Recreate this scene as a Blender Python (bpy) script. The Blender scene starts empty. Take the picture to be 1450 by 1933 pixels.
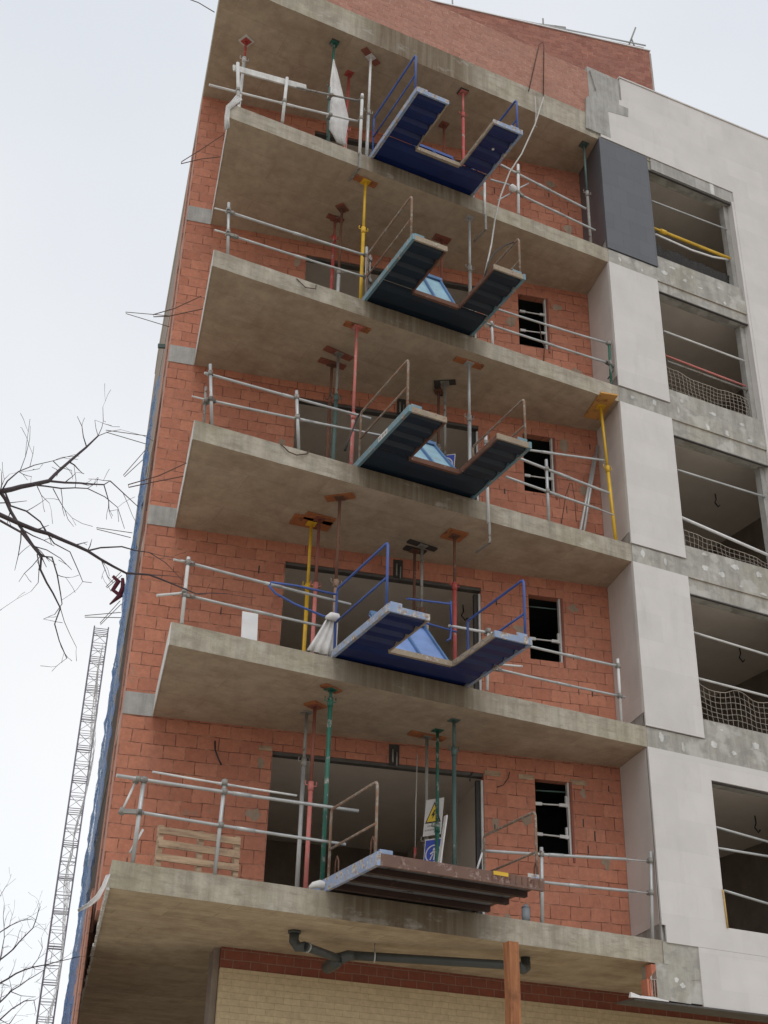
import bpy, math, random
from mathutils import Vector, Matrix, noise
random.seed(7)
R = math.radians
scene = bpy.context.scene
C = scene.collection

# ------------------------------------------------------------------ camera
cam_d = bpy.data.cameras.new('camera'); cam = bpy.data.objects.new('camera', cam_d); C.objects.link(cam)
rm = Matrix(((0.89221373,-0.24299485,-0.38066804),(-0.45100306,-0.43560781,-0.77900069),(0.02347119,0.86671757,-0.49824669))).to_4x4()
cam.matrix_world = Matrix.Translation((-11.339, -14.436, 1.638)) @ rm
cam_d.sensor_fit = 'HORIZONTAL'; cam_d.sensor_width = 36; cam_d.lens = 61.6194
cam_d.clip_start = 0.1; cam_d.clip_end = 3000
scene.camera = cam

# ------------------------------------------------------------------ sky, sun, exposure
SUN_EL, SUN_AZ = 52, 200           # azimuth clockwise from +Y
w = bpy.data.worlds.new('World'); scene.world = w; w.use_nodes = True
nt = w.node_tree; N = nt.nodes; L = nt.links
bg = N['Background']; bg.inputs[1].default_value = 0.1
sky = N.new('ShaderNodeTexSky'); sky.sky_type = 'NISHITA'; sky.sun_disc = False
sky.sun_elevation = R(SUN_EL); sky.sun_rotation = R(SUN_AZ)
tc = N.new('ShaderNodeTexCoord'); nz = N.new('ShaderNodeTexNoise'); nz.inputs['Scale'].default_value = 2.2
nz.inputs['Detail'].default_value = 5; nz.inputs['Roughness'].default_value = 0.45
L.new(tc.outputs['Generated'], nz.inputs['Vector'])
cr = N.new('ShaderNodeValToRGB'); L.new(nz.outputs['Fac'], cr.inputs[0])
cr.color_ramp.elements[0].position = 0.3; cr.color_ramp.elements[0].color = (7.75, 8.2, 8.8, 1)
cr.color_ramp.elements[1].position = 0.7; cr.color_ramp.elements[1].color = (9.2, 9.4, 9.65, 1)
sx = N.new('ShaderNodeSeparateXYZ'); L.new(tc.outputs['Generated'], sx.inputs[0])
ge = N.new('ShaderNodeValToRGB'); L.new(sx.outputs['Z'], ge.inputs[0])       # overcast: paler towards the horizon
ge.color_ramp.elements[0].position = 0.0; ge.color_ramp.elements[0].color = (1.32, 1.28, 1.22, 1)
ge.color_ramp.elements[1].position = 0.75; ge.color_ramp.elements[1].color = (0.95, 0.96, 0.98, 1)
e_ = ge.color_ramp.elements.new(0.38); e_.color = (1.22, 1.18, 1.13, 1)
gm = N.new('ShaderNodeMixRGB'); gm.blend_type = 'MULTIPLY'; gm.inputs[0].default_value = 1; L.new(cr.outputs[0], gm.inputs[1]); L.new(ge.outputs[0], gm.inputs[2])
mx = N.new('ShaderNodeMixRGB'); mx.inputs[0].default_value = 0.90
L.new(sky.outputs[0], mx.inputs[1]); L.new(gm.outputs[0], mx.inputs[2]); L.new(mx.outputs[0], bg.inputs[0])
sd = bpy.data.lights.new('sun', 'SUN'); sd.energy = 0.7; sd.angle = R(22); sd.color = (1, 0.96, 0.9)
so = bpy.data.objects.new('sun', sd); C.objects.link(so)
az = R(SUN_AZ); el = R(SUN_EL)
so.rotation_euler = Vector((-math.sin(az) * math.cos(el), -math.cos(az) * math.cos(el), -math.sin(el))).to_track_quat('-Z', 'Y').to_euler()
so.location = (0, -30, 40)
vs = scene.view_settings; vs.view_transform = 'Standard'; vs.look = 'None'; vs.exposure = 0.0; vs.gamma = 1.0

# ------------------------------------------------------------------ materials
def newmat(name):
    m = bpy.data.materials.new(name); m.use_nodes = True
    return m, m.node_tree.nodes, m.node_tree.links, m.node_tree.nodes['Principled BSDF']
def rgb(c): return (c[0], c[1], c[2], 1)
def pos(n): return n.new('ShaderNodeNewGeometry').outputs['Position']
def mapped(n, l, src, sc):
    mp = n.new('ShaderNodeMapping'); mp.inputs['Scale'].default_value = sc; l.new(src, mp.inputs[0]); return mp.outputs[0]
def nse(n, l, vec, scale, detail=5, rough=0.6):
    t = n.new('ShaderNodeTexNoise'); t.inputs['Scale'].default_value = scale; t.inputs['Detail'].default_value = detail
    t.inputs['Roughness'].default_value = rough; l.new(vec, t.inputs['Vector']); return t.outputs['Fac']
def ramp(n, l, fac, stops, interp='LINEAR'):
    r = n.new('ShaderNodeValToRGB'); r.color_ramp.interpolation = interp; e = r.color_ramp.elements
    while len(e) < len(stops): e.new(0.5)
    for i, (p, c) in enumerate(stops):
        e[i].position = p; e[i].color = rgb(c) if isinstance(c, (tuple, list)) else (c, c, c, 1)
    l.new(fac, r.inputs[0]); return r.outputs[0]
def mix(n, l, f, a, b, mode='MIX'):
    m = n.new('ShaderNodeMixRGB'); m.blend_type = mode
    for i, v in ((0, f), (1, a), (2, b)):
        if hasattr(v, 'links'): l.new(v, m.inputs[i])
        elif i == 0: m.inputs[0].default_value = v
        else: m.inputs[i].default_value = rgb(v)
    return m.outputs[0]
def bump(n, l, h, b, strength=0.4, dist=0.01):
    bn = n.new('ShaderNodeBump'); bn.inputs['Strength'].default_value = strength; bn.inputs['Distance'].default_value = dist
    l.new(h, bn.inputs['Height']); l.new(bn.outputs[0], b.inputs['Normal'])

def concrete(name, c0, c1, stain=(0.2, 0.17, 0.12), stain_amt=0.5, green=0.0, streak=True, lines=False, wet=False, boards=False, patchy=False):
    m, n, l, b = newmat(name); p = pos(n)
    big = nse(n, l, p, 0.9, 6, 0.6); mid = nse(n, l, p, 5, 6, 0.65); fine = nse(n, l, p, 60, 3)
    col = ramp(n, l, big, [(0.3, c0), (0.7, c1)])
    st = ramp(n, l, nse(n, l, p, 2.3, 8, 0.7), [(0.45, 0), (0.68, 1)])
    f = mix(n, l, 1.0, st, (stain_amt,) * 3, 'MULTIPLY')
    col = mix(n, l, f, col, stain)
    if streak:
        s = nse(n, l, mapped(n, l, p, (7, 7, 0.5)), 1.0, 5, 0.7)
        col = mix(n, l, 1.0, col, ramp(n, l, s, [(0.3, 0.72), (0.6, 1.05)]), 'MULTIPLY')
    if green:
        g = ramp(n, l, nse(n, l, p, 0.45, 3), [(0.5, 0), (0.62, green)])
        col = mix(n, l, g, col, (0.27, 0.245, 0.13))
    col = mix(n, l, 1.0, col, ramp(n, l, mid, [(0.25, 0.82), (0.75, 1.12)]), 'MULTIPLY')
    col = mix(n, l, 1.0, col, ramp(n, l, fine, [(0.2, 0.9), (0.8, 1.08)]), 'MULTIPLY')
    if wet:      # brown water stains below the loading platforms, pale lime bloom elsewhere
        sp = n.new('ShaderNodeSeparateXYZ'); l.new(p, sp.inputs[0]); mr = n.new('ShaderNodeMapRange'); l.new(sp.outputs['X'], mr.inputs[0])
        mr.inputs[1].default_value = -8; mr.inputs[2].default_value = 0
        band = ramp(n, l, mr.outputs[0], [(0.36, 0), (0.43, 1), (0.62, 1), (0.70, 0)])
        s2 = ramp(n, l, nse(n, l, mapped(n, l, p, (9, 9, 0.35)), 1.0, 6, 0.7), [(0.3, 0.5), (0.55, 1.0)])
        col = mix(n, l, mix(n, l, 1.0, band, s2, 'MULTIPLY'), col, (0.15, 0.11, 0.07))
        bl = ramp(n, l, nse(n, l, mapped(n, l, p, (1.3, 1.3, 2.6)), 1.5, 6, 0.7), [(0.56, 0), (0.7, 0.55)])
        col = mix(n, l, bl, col, (0.52, 0.5, 0.45))
        tp_ = ramp(n, l, nse(n, l, mapped(n, l, p, (1.1, 1.1, 5)), 2.0, 7, 0.75), [(0.5, 0), (0.62, 0.5)])
        col = mix(n, l, tp_, col, (0.2, 0.175, 0.13))
    if patchy:
        a1 = ramp(n, l, nse(n, l, p, 2.6, 4, 0.55), [(0.54, 0), (0.61, 0.5)]); a2 = ramp(n, l, nse(n, l, mapped(n, l, p, (1.4, 1.4, 2.2)), 3.1, 3, 0.5), [(0.55, 0), (0.62, 0.45)])
        col = mix(n, l, a2, col, (0.25, 0.245, 0.235)); col = mix(n, l, a1, col, (0.56, 0.55, 0.52))
    if boards:
        br = n.new('ShaderNodeTexBrick'); l.new(p, br.inputs['Vector']); br.inputs['Scale'].default_value = 1
        br.inputs['Brick Width'].default_value = 1.1; br.inputs['Row Height'].default_value = 0.24; br.inputs['Mortar Size'].default_value = 0.008
        br.inputs['Color1'].default_value = (1.08, 1.07, 1.05, 1); br.inputs['Color2'].default_value = (0.8, 0.78, 0.74, 1); br.inputs['Mortar'].default_value = (0.6, 0.56, 0.5, 1); br.inputs['Mortar Smooth'].default_value = 0.8
        f_ = ramp(n, l, nse(n, l, p, 1.2, 3), [(0.35, 0.25), (0.6, 1.0)])
        col = mix(n, l, f_, col, mix(n, l, 1.0, col, br.outputs[0], 'MULTIPLY'))
    if lines:
        br = n.new('ShaderNodeTexBrick'); l.new(mapped(n, l, p, (0.976, 0.976, 1)), br.inputs['Vector'])
        br.inputs['Scale'].default_value = 1; br.inputs['Brick Width'].default_value = 2.0; br.inputs['Row Height'].default_value = 0.5
        br.inputs['Mortar Size'].default_value = 0.006; br.inputs['Color1'].default_value = (1, 1, 1, 1)
        br.inputs['Color2'].default_value = (0.93, 0.92, 0.9, 1); br.inputs['Mortar'].default_value = (0.72, 0.7, 0.66, 1); br.inputs['Mortar Smooth'].default_value = 0.6
        col = mix(n, l, 0.8, col, br.outputs[0], 'MULTIPLY')
    l.new(col, b.inputs['Base Color']); b.inputs['Roughness'].default_value = 0.9
    bump(n, l, mix(n, l, 0.5, mid, fine), b, 0.35, 0.012)
    return m

def brick(name, bw, bh, mort, cA, cB, cM, cM2=None, grime=0.5, msmooth=0.3, bumpd=0.012, wob=0.012, patches=0.0):
    m, n, l, b = newmat(name); p = pos(n)
    uv = n.new('ShaderNodeUVMap').outputs[0]
    nn = n.new('ShaderNodeTexNoise'); nn.inputs['Scale'].default_value = 3.5; nn.inputs['Detail'].default_value = 3; l.new(p, nn.inputs['Vector'])
    va = n.new('ShaderNodeVectorMath'); va.operation = 'SUBTRACT'; l.new(nn.outputs['Color'], va.inputs[0]); va.inputs[1].default_value = (0.5, 0.5, 0.5)
    vb = n.new('ShaderNodeVectorMath'); vb.operation = 'SCALE'; l.new(va.outputs[0], vb.inputs[0]); vb.inputs['Scale'].default_value = wob * 4
    vc = n.new('ShaderNodeVectorMath'); l.new(uv, vc.inputs[0]); l.new(vb.outputs[0], vc.inputs[1])
    br = n.new('ShaderNodeTexBrick'); l.new(vc.outputs[0], br.inputs['Vector'])
    br.inputs['Scale'].default_value = 1; br.inputs['Brick Width'].default_value = bw; br.inputs['Row Height'].default_value = bh
    br.inputs['Mortar Size'].default_value = mort; br.inputs['Mortar Smooth'].default_value = msmooth
    br.inputs['Color1'].default_value = rgb(cA); br.inputs['Color2'].default_value = rgb(cB)
    mc = mix(n, l, ramp(n, l, nse(n, l, p, 6, 3), [(0.42, 0), (0.6, 1)]), cM, cM2 or cM)
    l.new(mc, br.inputs['Mortar'])
    col = br.outputs['Color']
    g = ramp(n, l, nse(n, l, p, 1.6, 7, 0.7), [(0.35, 0), (0.7, grime)])
    col = mix(n, l, g, col, tuple(x * 0.75 + 0.04 for x in cB))
    col = mix(n, l, 1.0, col, ramp(n, l, nse(n, l, p, 14, 5, 0.7), [(0.25, 0.8), (0.75, 1.15)]), 'MULTIPLY')
    if patches:
        pt = ramp(n, l, nse(n, l, p, 2.1, 4, 0.55), [(0.71, 0), (0.74, patches)])
        col = mix(n, l, pt, col, (0.3, 0.24, 0.18))
    l.new(col, b.inputs['Base Color']); b.inputs['Roughness'].default_value = 0.88
    h = mix(n, l, 0.15, ramp(n, l, br.outputs['Fac'], [(0, 1), (1, 0)]), nse(n, l, p, 40, 3))
    bump(n, l, h, b, 0.7, bumpd)
    return m

def tile(name, c, bw, bh, joint, rough=0.55, var=0.04):
    m, n, l, b = newmat(name); p = pos(n); uv = n.new('ShaderNodeUVMap').outputs[0]
    br = n.new('ShaderNodeTexBrick'); l.new(uv, br.inputs['Vector'])
    br.inputs['Scale'].default_value = 1; br.inputs['Brick Width'].default_value = bw; br.inputs['Row Height'].default_value = bh
    br.inputs['Mortar Size'].default_value = 0.0025; br.inputs['Mortar Smooth'].default_value = 0.4
    br.inputs['Color1'].default_value = rgb([x * (1 - var) for x in c]); br.inputs['Color2'].default_value = rgb([x * (1 + var) for x in c])
    br.inputs['Mortar'].default_value = rgb([x * joint for x in c])
    col = mix(n, l, 1.0, br.outputs[0], ramp(n, l, nse(n, l, p, 1.7, 5), [(0.3, 0.93), (0.7, 1.03)]), 'MULTIPLY')
    d = ramp(n, l, nse(n, l, mapped(n, l, p, (3, 3, 0.7)), 1.2, 7, 0.75), [(0.55, 1.0), (0.8, 0.86)])
    col = mix(n, l, 1.0, col, d, 'MULTIPLY')
    l.new(col, b.inputs['Base Color']); b.inputs['Roughness'].default_value = rough
    bump(n, l, ramp(n, l, br.outputs['Fac'], [(0, 1), (1, 0)]), b, 0.3, 0.003)
    return m

def worn(name, c, under, amt=0.5, rough=0.5, metal=0.0, scale=9, spec2=None):
    """paint with scratched-off patches showing what is under it"""
    m, n, l, b = newmat(name); p = pos(n)
    a = nse(n, l, p, scale, 8, 0.7); lo = 0.72 - amt * 0.4
    f = ramp(n, l, a, [(lo, 0), (lo + 0.05, 1)])
    c1 = mix(n, l, 1.0, c, ramp(n, l, nse(n, l, p, 3.1, 5), [(0.25, 0.75), (0.75, 1.2)]), 'MULTIPLY')
    u2 = mix(n, l, ramp(n, l, nse(n, l, p, 25, 4), [(0.4, 0), (0.6, 1)]), under, spec2 or tuple(x * 0.5 for x in under))
    l.new(mix(n, l, f, c1, u2), b.inputs['Base Color'])
    b.inputs['Roughness'].default_value = rough; b.inputs['Metallic'].default_value = metal
    bump(n, l, a, b, 0.25, 0.003)
    return m
def plain(name, c, rough=0.7, metal=0.0, var=0.15, sc=6):
    m, n, l, b = newmat(name); p = pos(n)
    l.new(mix(n, l, 1.0, c, ramp(n, l, nse(n, l, p, sc, 6, 0.65), [(0.25, 1 - var), (0.75, 1 + var)]), 'MULTIPLY'), b.inputs['Base Color'])
    b.inputs['Roughness'].default_value = rough; b.inputs['Metallic'].default_value = metal
    return m
def wood(name, c, dark, along='X'):
    m, n, l, b = newmat(name); p = pos(n)
    s = {'X': (1.2, 14, 14), 'Z': (14, 14, 1.2), 'Y': (14, 1.2, 14)}[along]
    g = nse(n, l, mapped(n, l, p, s), 1.6, 7, 0.7)
    col = mix(n, l, ramp(n, l, g, [(0.35, 0), (0.7, 1)]), c, dark)
    col = mix(n, l, ramp(n, l, nse(n, l, p, 5, 5), [(0.55, 0), (0.7, 0.6)]), col, tuple(x * 0.6 for x in dark))
    l.new(col, b.inputs['Base Color']); b.inputs['Roughness'].default_value = 0.85; bump(n, l, g, b, 0.3, 0.004)
    return m

MT = {}
MT['slab_edge'] = concrete('slab_edge', (0.385, 0.35, 0.285), (0.485, 0.45, 0.375), (0.22, 0.17, 0.11), 0.5, green=0.3, wet=True)
MT['mortar'] = concrete('mortar', (0.33, 0.25, 0.185), (0.40, 0.30, 0.225), (0.2, 0.15, 0.1), 0.4)
MT['soffit'] = concrete('soffit', (0.41, 0.33, 0.245), (0.52, 0.43, 0.33), (0.27, 0.19, 0.13), 0.45, streak=False, lines=True)
MT['soffit_boards'] = concrete('soffit_boards', (0.44, 0.36, 0.255), (0.54, 0.45, 0.325), (0.26, 0.18, 0.11), 0.5, streak=False, boards=True)
MT['render'] = concrete('render', (0.36, 0.355, 0.34), (0.46, 0.45, 0.43), (0.27, 0.25, 0.22), 0.5)
MT['patchy'] = concrete('patchy_render', (0.38, 0.37, 0.34), (0.45, 0.435, 0.40), (0.3, 0.27, 0.22), 0.4, green=0.3, patchy=True)
MT['lime'] = concrete('lime', (0.6, 0.6, 0.58), (0.7, 0.69, 0.67), (0.45, 0.44, 0.42), 0.4)
MT['brick'] = brick('hollow_brick', 0.30, 0.19, 0.0065, (0.56, 0.228, 0.142), (0.44, 0.163, 0.10), (0.13, 0.05, 0.033), (0.48, 0.25, 0.165), grime=0.5, patches=0.4, wob=0.009)
MT['brick_side'] = brick('pale_brick', 0.30, 0.19, 0.008, (0.5, 0.24, 0.17), (0.42, 0.2, 0.14), (0.24, 0.16, 0.13), grime=0.5)
MT['brick_top'] = brick('parapet_brick', 0.24, 0.105, 0.006, (0.45, 0.225, 0.165), (0.37, 0.175, 0.125), (0.24, 0.12, 0.09), (0.54, 0.38, 0.31), grime=0.6, bumpd=0.006, wob=0.004)
MT['brick_pent'] = brick('penthouse_brick', 0.24, 0.1, 0.006, (0.40, 0.17, 0.12), (0.28, 0.10, 0.07), (0.16, 0.08, 0.06), (0.45, 0.28, 0.21), grime=0.7, bumpd=0.008, wob=0.006)
MT['brick_red'] = brick('red_brick', 0.24, 0.12, 0.006, (0.27, 0.075, 0.04), (0.22, 0.06, 0.035), (0.3, 0.2, 0.15), grime=0.4, bumpd=0.008, wob=0.006)
MT['brick_yel'] = brick('cream_brick', 0.24, 0.08, 0.004, (0.60, 0.49, 0.31), (0.55, 0.44, 0.28), (0.47, 0.37, 0.23), grime=0.15, bumpd=0.006, wob=0.004)
MT['clad'] = tile('pale_cladding', (0.62, 0.595, 0.575), 0.9, 0.45, 0.93)
MT['clad_dark'] = tile('dark_cladding', (0.10, 0.104, 0.118), 0.36, 0.36, 0.5, 0.45, 0.06)
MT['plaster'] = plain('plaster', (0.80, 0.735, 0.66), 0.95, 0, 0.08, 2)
MT['plaster_dark'] = plain('dark_plaster', (0.26, 0.215, 0.18), 0.95, 0, 0.25, 3)  # dark plaster tone, also paints the shade of the ground floor wall return
MT['brick_red_raw'] = plain('raw_clay', (0.55, 0.2, 0.12), 0.85, 0, 0.2, 8)
MT['bounce_screed'] = plain('bounce_screed', (0.62, 0.57, 0.5), 0.9, 0, 0.15, 2)  # pale floor finish, added to bounce light onto the ceilings
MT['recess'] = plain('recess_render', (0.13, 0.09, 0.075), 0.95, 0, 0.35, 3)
MT['bathroom'] = plain('dark_green_board', (0.05, 0.075, 0.065), 0.95, 0, 0.3, 3)  # even dark green for the room behind the small windows
MT['dark'] = plain('dark_steel_shade', (0.04, 0.037, 0.035), 0.7, 0.0, 0.3)  # dark steel, also paints the shade of the niches above the doors
MT['lintel'] = plain('lintel_steel', (0.085, 0.078, 0.072), 0.6, 0.2, 0.3)
MT['galv'] = worn('galvanised_steel', (0.46, 0.47, 0.47), (0.25, 0.22, 0.19), 0.15, 0.45, 0.35, 14)
MT['white_steel'] = worn('whitish_steel', (0.62, 0.62, 0.61), (0.35, 0.31, 0.27), 0.25, 0.6, 0.0, 12)
MT['dull'] = worn('dull_steel', (0.28, 0.27, 0.25), (0.2, 0.12, 0.08), 0.4, 0.6, 0.2, 12)
MT['rust'] = worn('rust', (0.15, 0.07, 0.045), (0.3, 0.2, 0.15), 0.35, 0.85, 0, 9, (0.09, 0.04, 0.03))
MT['front_rust'] = worn('front_rust', (0.16, 0.095, 0.075), (0.30, 0.22, 0.19), 0.5, 0.85, 0, 6, (0.1, 0.04, 0.03))
MT['joist_rust'] = worn('joist_rust', (0.045, 0.022, 0.017), (0.10, 0.06, 0.045), 0.3, 0.85, 0, 9, (0.04, 0.02, 0.015))
MT['rail_rust'] = worn('rusty_rail', (0.25, 0.15, 0.1), (0.36, 0.32, 0.27), 0.55, 0.8, 0, 16)
MT['blue'] = worn('blue_paint', (0.05, 0.10, 0.33), (0.35, 0.36, 0.38), 0.12, 0.5, 0, 14)
MT['deck_blue'] = worn('deck_blue', (0.008, 0.022, 0.115), (0.03, 0.03, 0.04), 0.25, 0.38, 0, 7)
MT['deck_navy'] = worn('deck_navy', (0.008, 0.020, 0.036), (0.035, 0.025, 0.02), 0.3, 0.5, 0, 7)
MT['beam_blue'] = worn('worn_blue_beam', (0.26, 0.34, 0.5), (0.5, 0.49, 0.46), 0.55, 0.6, 0, 11, (0.25, 0.16, 0.1))
MT['beam_light'] = worn('worn_light_blue', (0.15, 0.26, 0.31), (0.4, 0.4, 0.36), 0.45, 0.6, 0, 11, (0.2, 0.12, 0.08))
MT['hatch_blue'] = worn('hatch_blue', (0.22, 0.33, 0.62), (0.4, 0.42, 0.46), 0.2, 0.45, 0, 9)
MT['hatch_light'] = worn('hatch_light_blue', (0.30, 0.48, 0.58), (0.42, 0.4, 0.36), 0.3, 0.5, 0, 9)
MT['hatch_rib'] = worn('hatch_rib', (0.10, 0.19, 0.36), (0.3, 0.3, 0.3), 0.2, 0.5, 0, 9)
MT['grey_sheet'] = worn('grey_sheet', (0.17, 0.18, 0.20), (0.05, 0.04, 0.035), 0.4, 0.55, 0.3, 5)
MT['trim'] = worn('scraped_edge', (0.33, 0.27, 0.2), (0.2, 0.1, 0.06), 0.45, 0.8, 0, 14, (0.45, 0.42, 0.38))
MT['red'] = worn('red_paint', (0.42, 0.07, 0.06), (0.4, 0.33, 0.3), 0.38, 0.6, 0, 10)
MT['redbrown'] = worn('redbrown_paint', (0.24, 0.08, 0.055), (0.3, 0.25, 0.2), 0.3, 0.7, 0, 10)
MT['pink'] = worn('faded_red_paint', (0.55, 0.17, 0.15), (0.5, 0.4, 0.36), 0.35, 0.6, 0, 10)
MT['green'] = worn('green_paint', (0.02, 0.12, 0.085), (0.33, 0.35, 0.32), 0.45, 0.55, 0, 8)
MT['teal'] = worn('teal_paint', (0.07, 0.12, 0.11), (0.3, 0.3, 0.27), 0.3, 0.6, 0, 8)
MT['yellow'] = worn('yellow_paint', (0.68, 0.42, 0.03), (0.45, 0.35, 0.2), 0.18, 0.5, 0, 10)
MT['ply'] = worn('orange_formply', (0.36, 0.13, 0.05), (0.24, 0.1, 0.05), 0.4, 0.7, 0, 6)
MT['ply_yellow'] = worn('yellow_formply', (0.55, 0.29, 0.08), (0.4, 0.17, 0.06), 0.4, 0.7, 0, 6)
MT['wood'] = wood('pallet_wood', (0.50, 0.36, 0.24), (0.2, 0.13, 0.085))
MT['sign_wood'] = wood('yellowish_lath', (0.55, 0.38, 0.14), (0.4, 0.25, 0.1), 'Z')
MT['post_wood'] = wood('timber_post', (0.40, 0.17, 0.07), (0.2, 0.07, 0.03), 'Z')
MT['pvc_dark'] = plain('dark_plastic', (0.055, 0.062, 0.062), 0.45, 0, 0.2)
MT['pvc_grey'] = plain('grey_plastic', (0.2, 0.22, 0.24), 0.5, 0, 0.1)
MT['white'] = plain('white_plastic', (0.75, 0.75, 0.76), 0.5, 0, 0.06)
MT['cloth'] = plain('white_sheeting', (0.66, 0.65, 0.64), 0.8, 0, 0.15, 9)
MT['cable'] = plain('black_cable', (0.02, 0.02, 0.02), 0.5)
MT['wire'] = plain('steel_wire', (0.16, 0.13, 0.11), 0.6, 0.3)
MT['rebar'] = plain('rusty_bar', (0.1, 0.05, 0.035), 0.8)
MT['hose'] = plain('grey_hose', (0.45, 0.43, 0.4), 0.6)
MT['net'] = plain('net_cord', (0.33, 0.29, 0.25), 0.9)
MT['net_white'] = plain('white_net_cord', (0.6, 0.6, 0.6), 0.9)
MT['bark'] = plain('bark', (0.060, 0.045, 0.05), 0.9, 0, 0.3, 20)
MT['mast'] = plain('mast_steel', (0.16, 0.15, 0.19), 0.6, 0.2)
MT['sign_white'] = plain('sign_white', (0.6, 0.58, 0.57), 0.5, 0, 0.08)
MT['sign_yellow'] = plain('sign_yellow', (0.7, 0.48, 0.03), 0.5, 0, 0.08)
MT['sign_black'] = plain('sign_black', (0.015, 0.015, 0.015), 0.5)
MT['sign_blue'] = plain('sign_blue', (0.02, 0.055, 0.4), 0.5, 0, 0.08)
MT['maroon'] = plain('maroon_cloth', (0.1, 0.012, 0.03), 0.8)
MT['asphalt'] = plain('asphalt', (0.08, 0.078, 0.074), 0.9, 0, 0.25, 20)
MT['paving'] = tile('paving', (0.50, 0.44, 0.36), 0.4, 0.4, 0.6, 0.9, 0.08)
MT['earth'] = plain('earth', (0.44, 0.36, 0.27), 0.95, 0, 0.2, 1.5)
MT['paint_line'] = plain('road_paint', (0.7, 0.7, 0.68), 0.7)

def blue_net_mat(name, ca, cb, tr_=((0.38, 0.9), (0.52, 0.12))):
    m, n, l, b = newmat(name); p = pos(n)
    s = nse(n, l, mapped(n, l, p, (3, 3, 0.5)), 1.5, 7, 0.75)
    l.new(mix(n, l, ramp(n, l, s, [(0.38, 0), (0.62, 1)]), ca, cb), b.inputs['Base Color'])
    b.inputs['Roughness'].default_value = 0.8
    tr = n.new('ShaderNodeBsdfTransparent'); ms = n.new('ShaderNodeMixShader')
    f = ramp(n, l, nse(n, l, p, 30, 4), list(tr_))
    l.new(f, ms.inputs[0]); l.new(b.outputs[0], ms.inputs[1]); l.new(tr.outputs[0], ms.inputs[2])
    l.new(ms.outputs[0], n['Material Output'].inputs[0])
    return m
MT['blue_net'] = blue_net_mat('blue_net', (0.03, 0.15, 0.42), (0.16, 0.24, 0.36))
MT['black_net'] = blue_net_mat('black_net', (0.022, 0.02, 0.02), (0.035, 0.033, 0.03), ((0.2, 0.3), (0.8, 0.1)))

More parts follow.
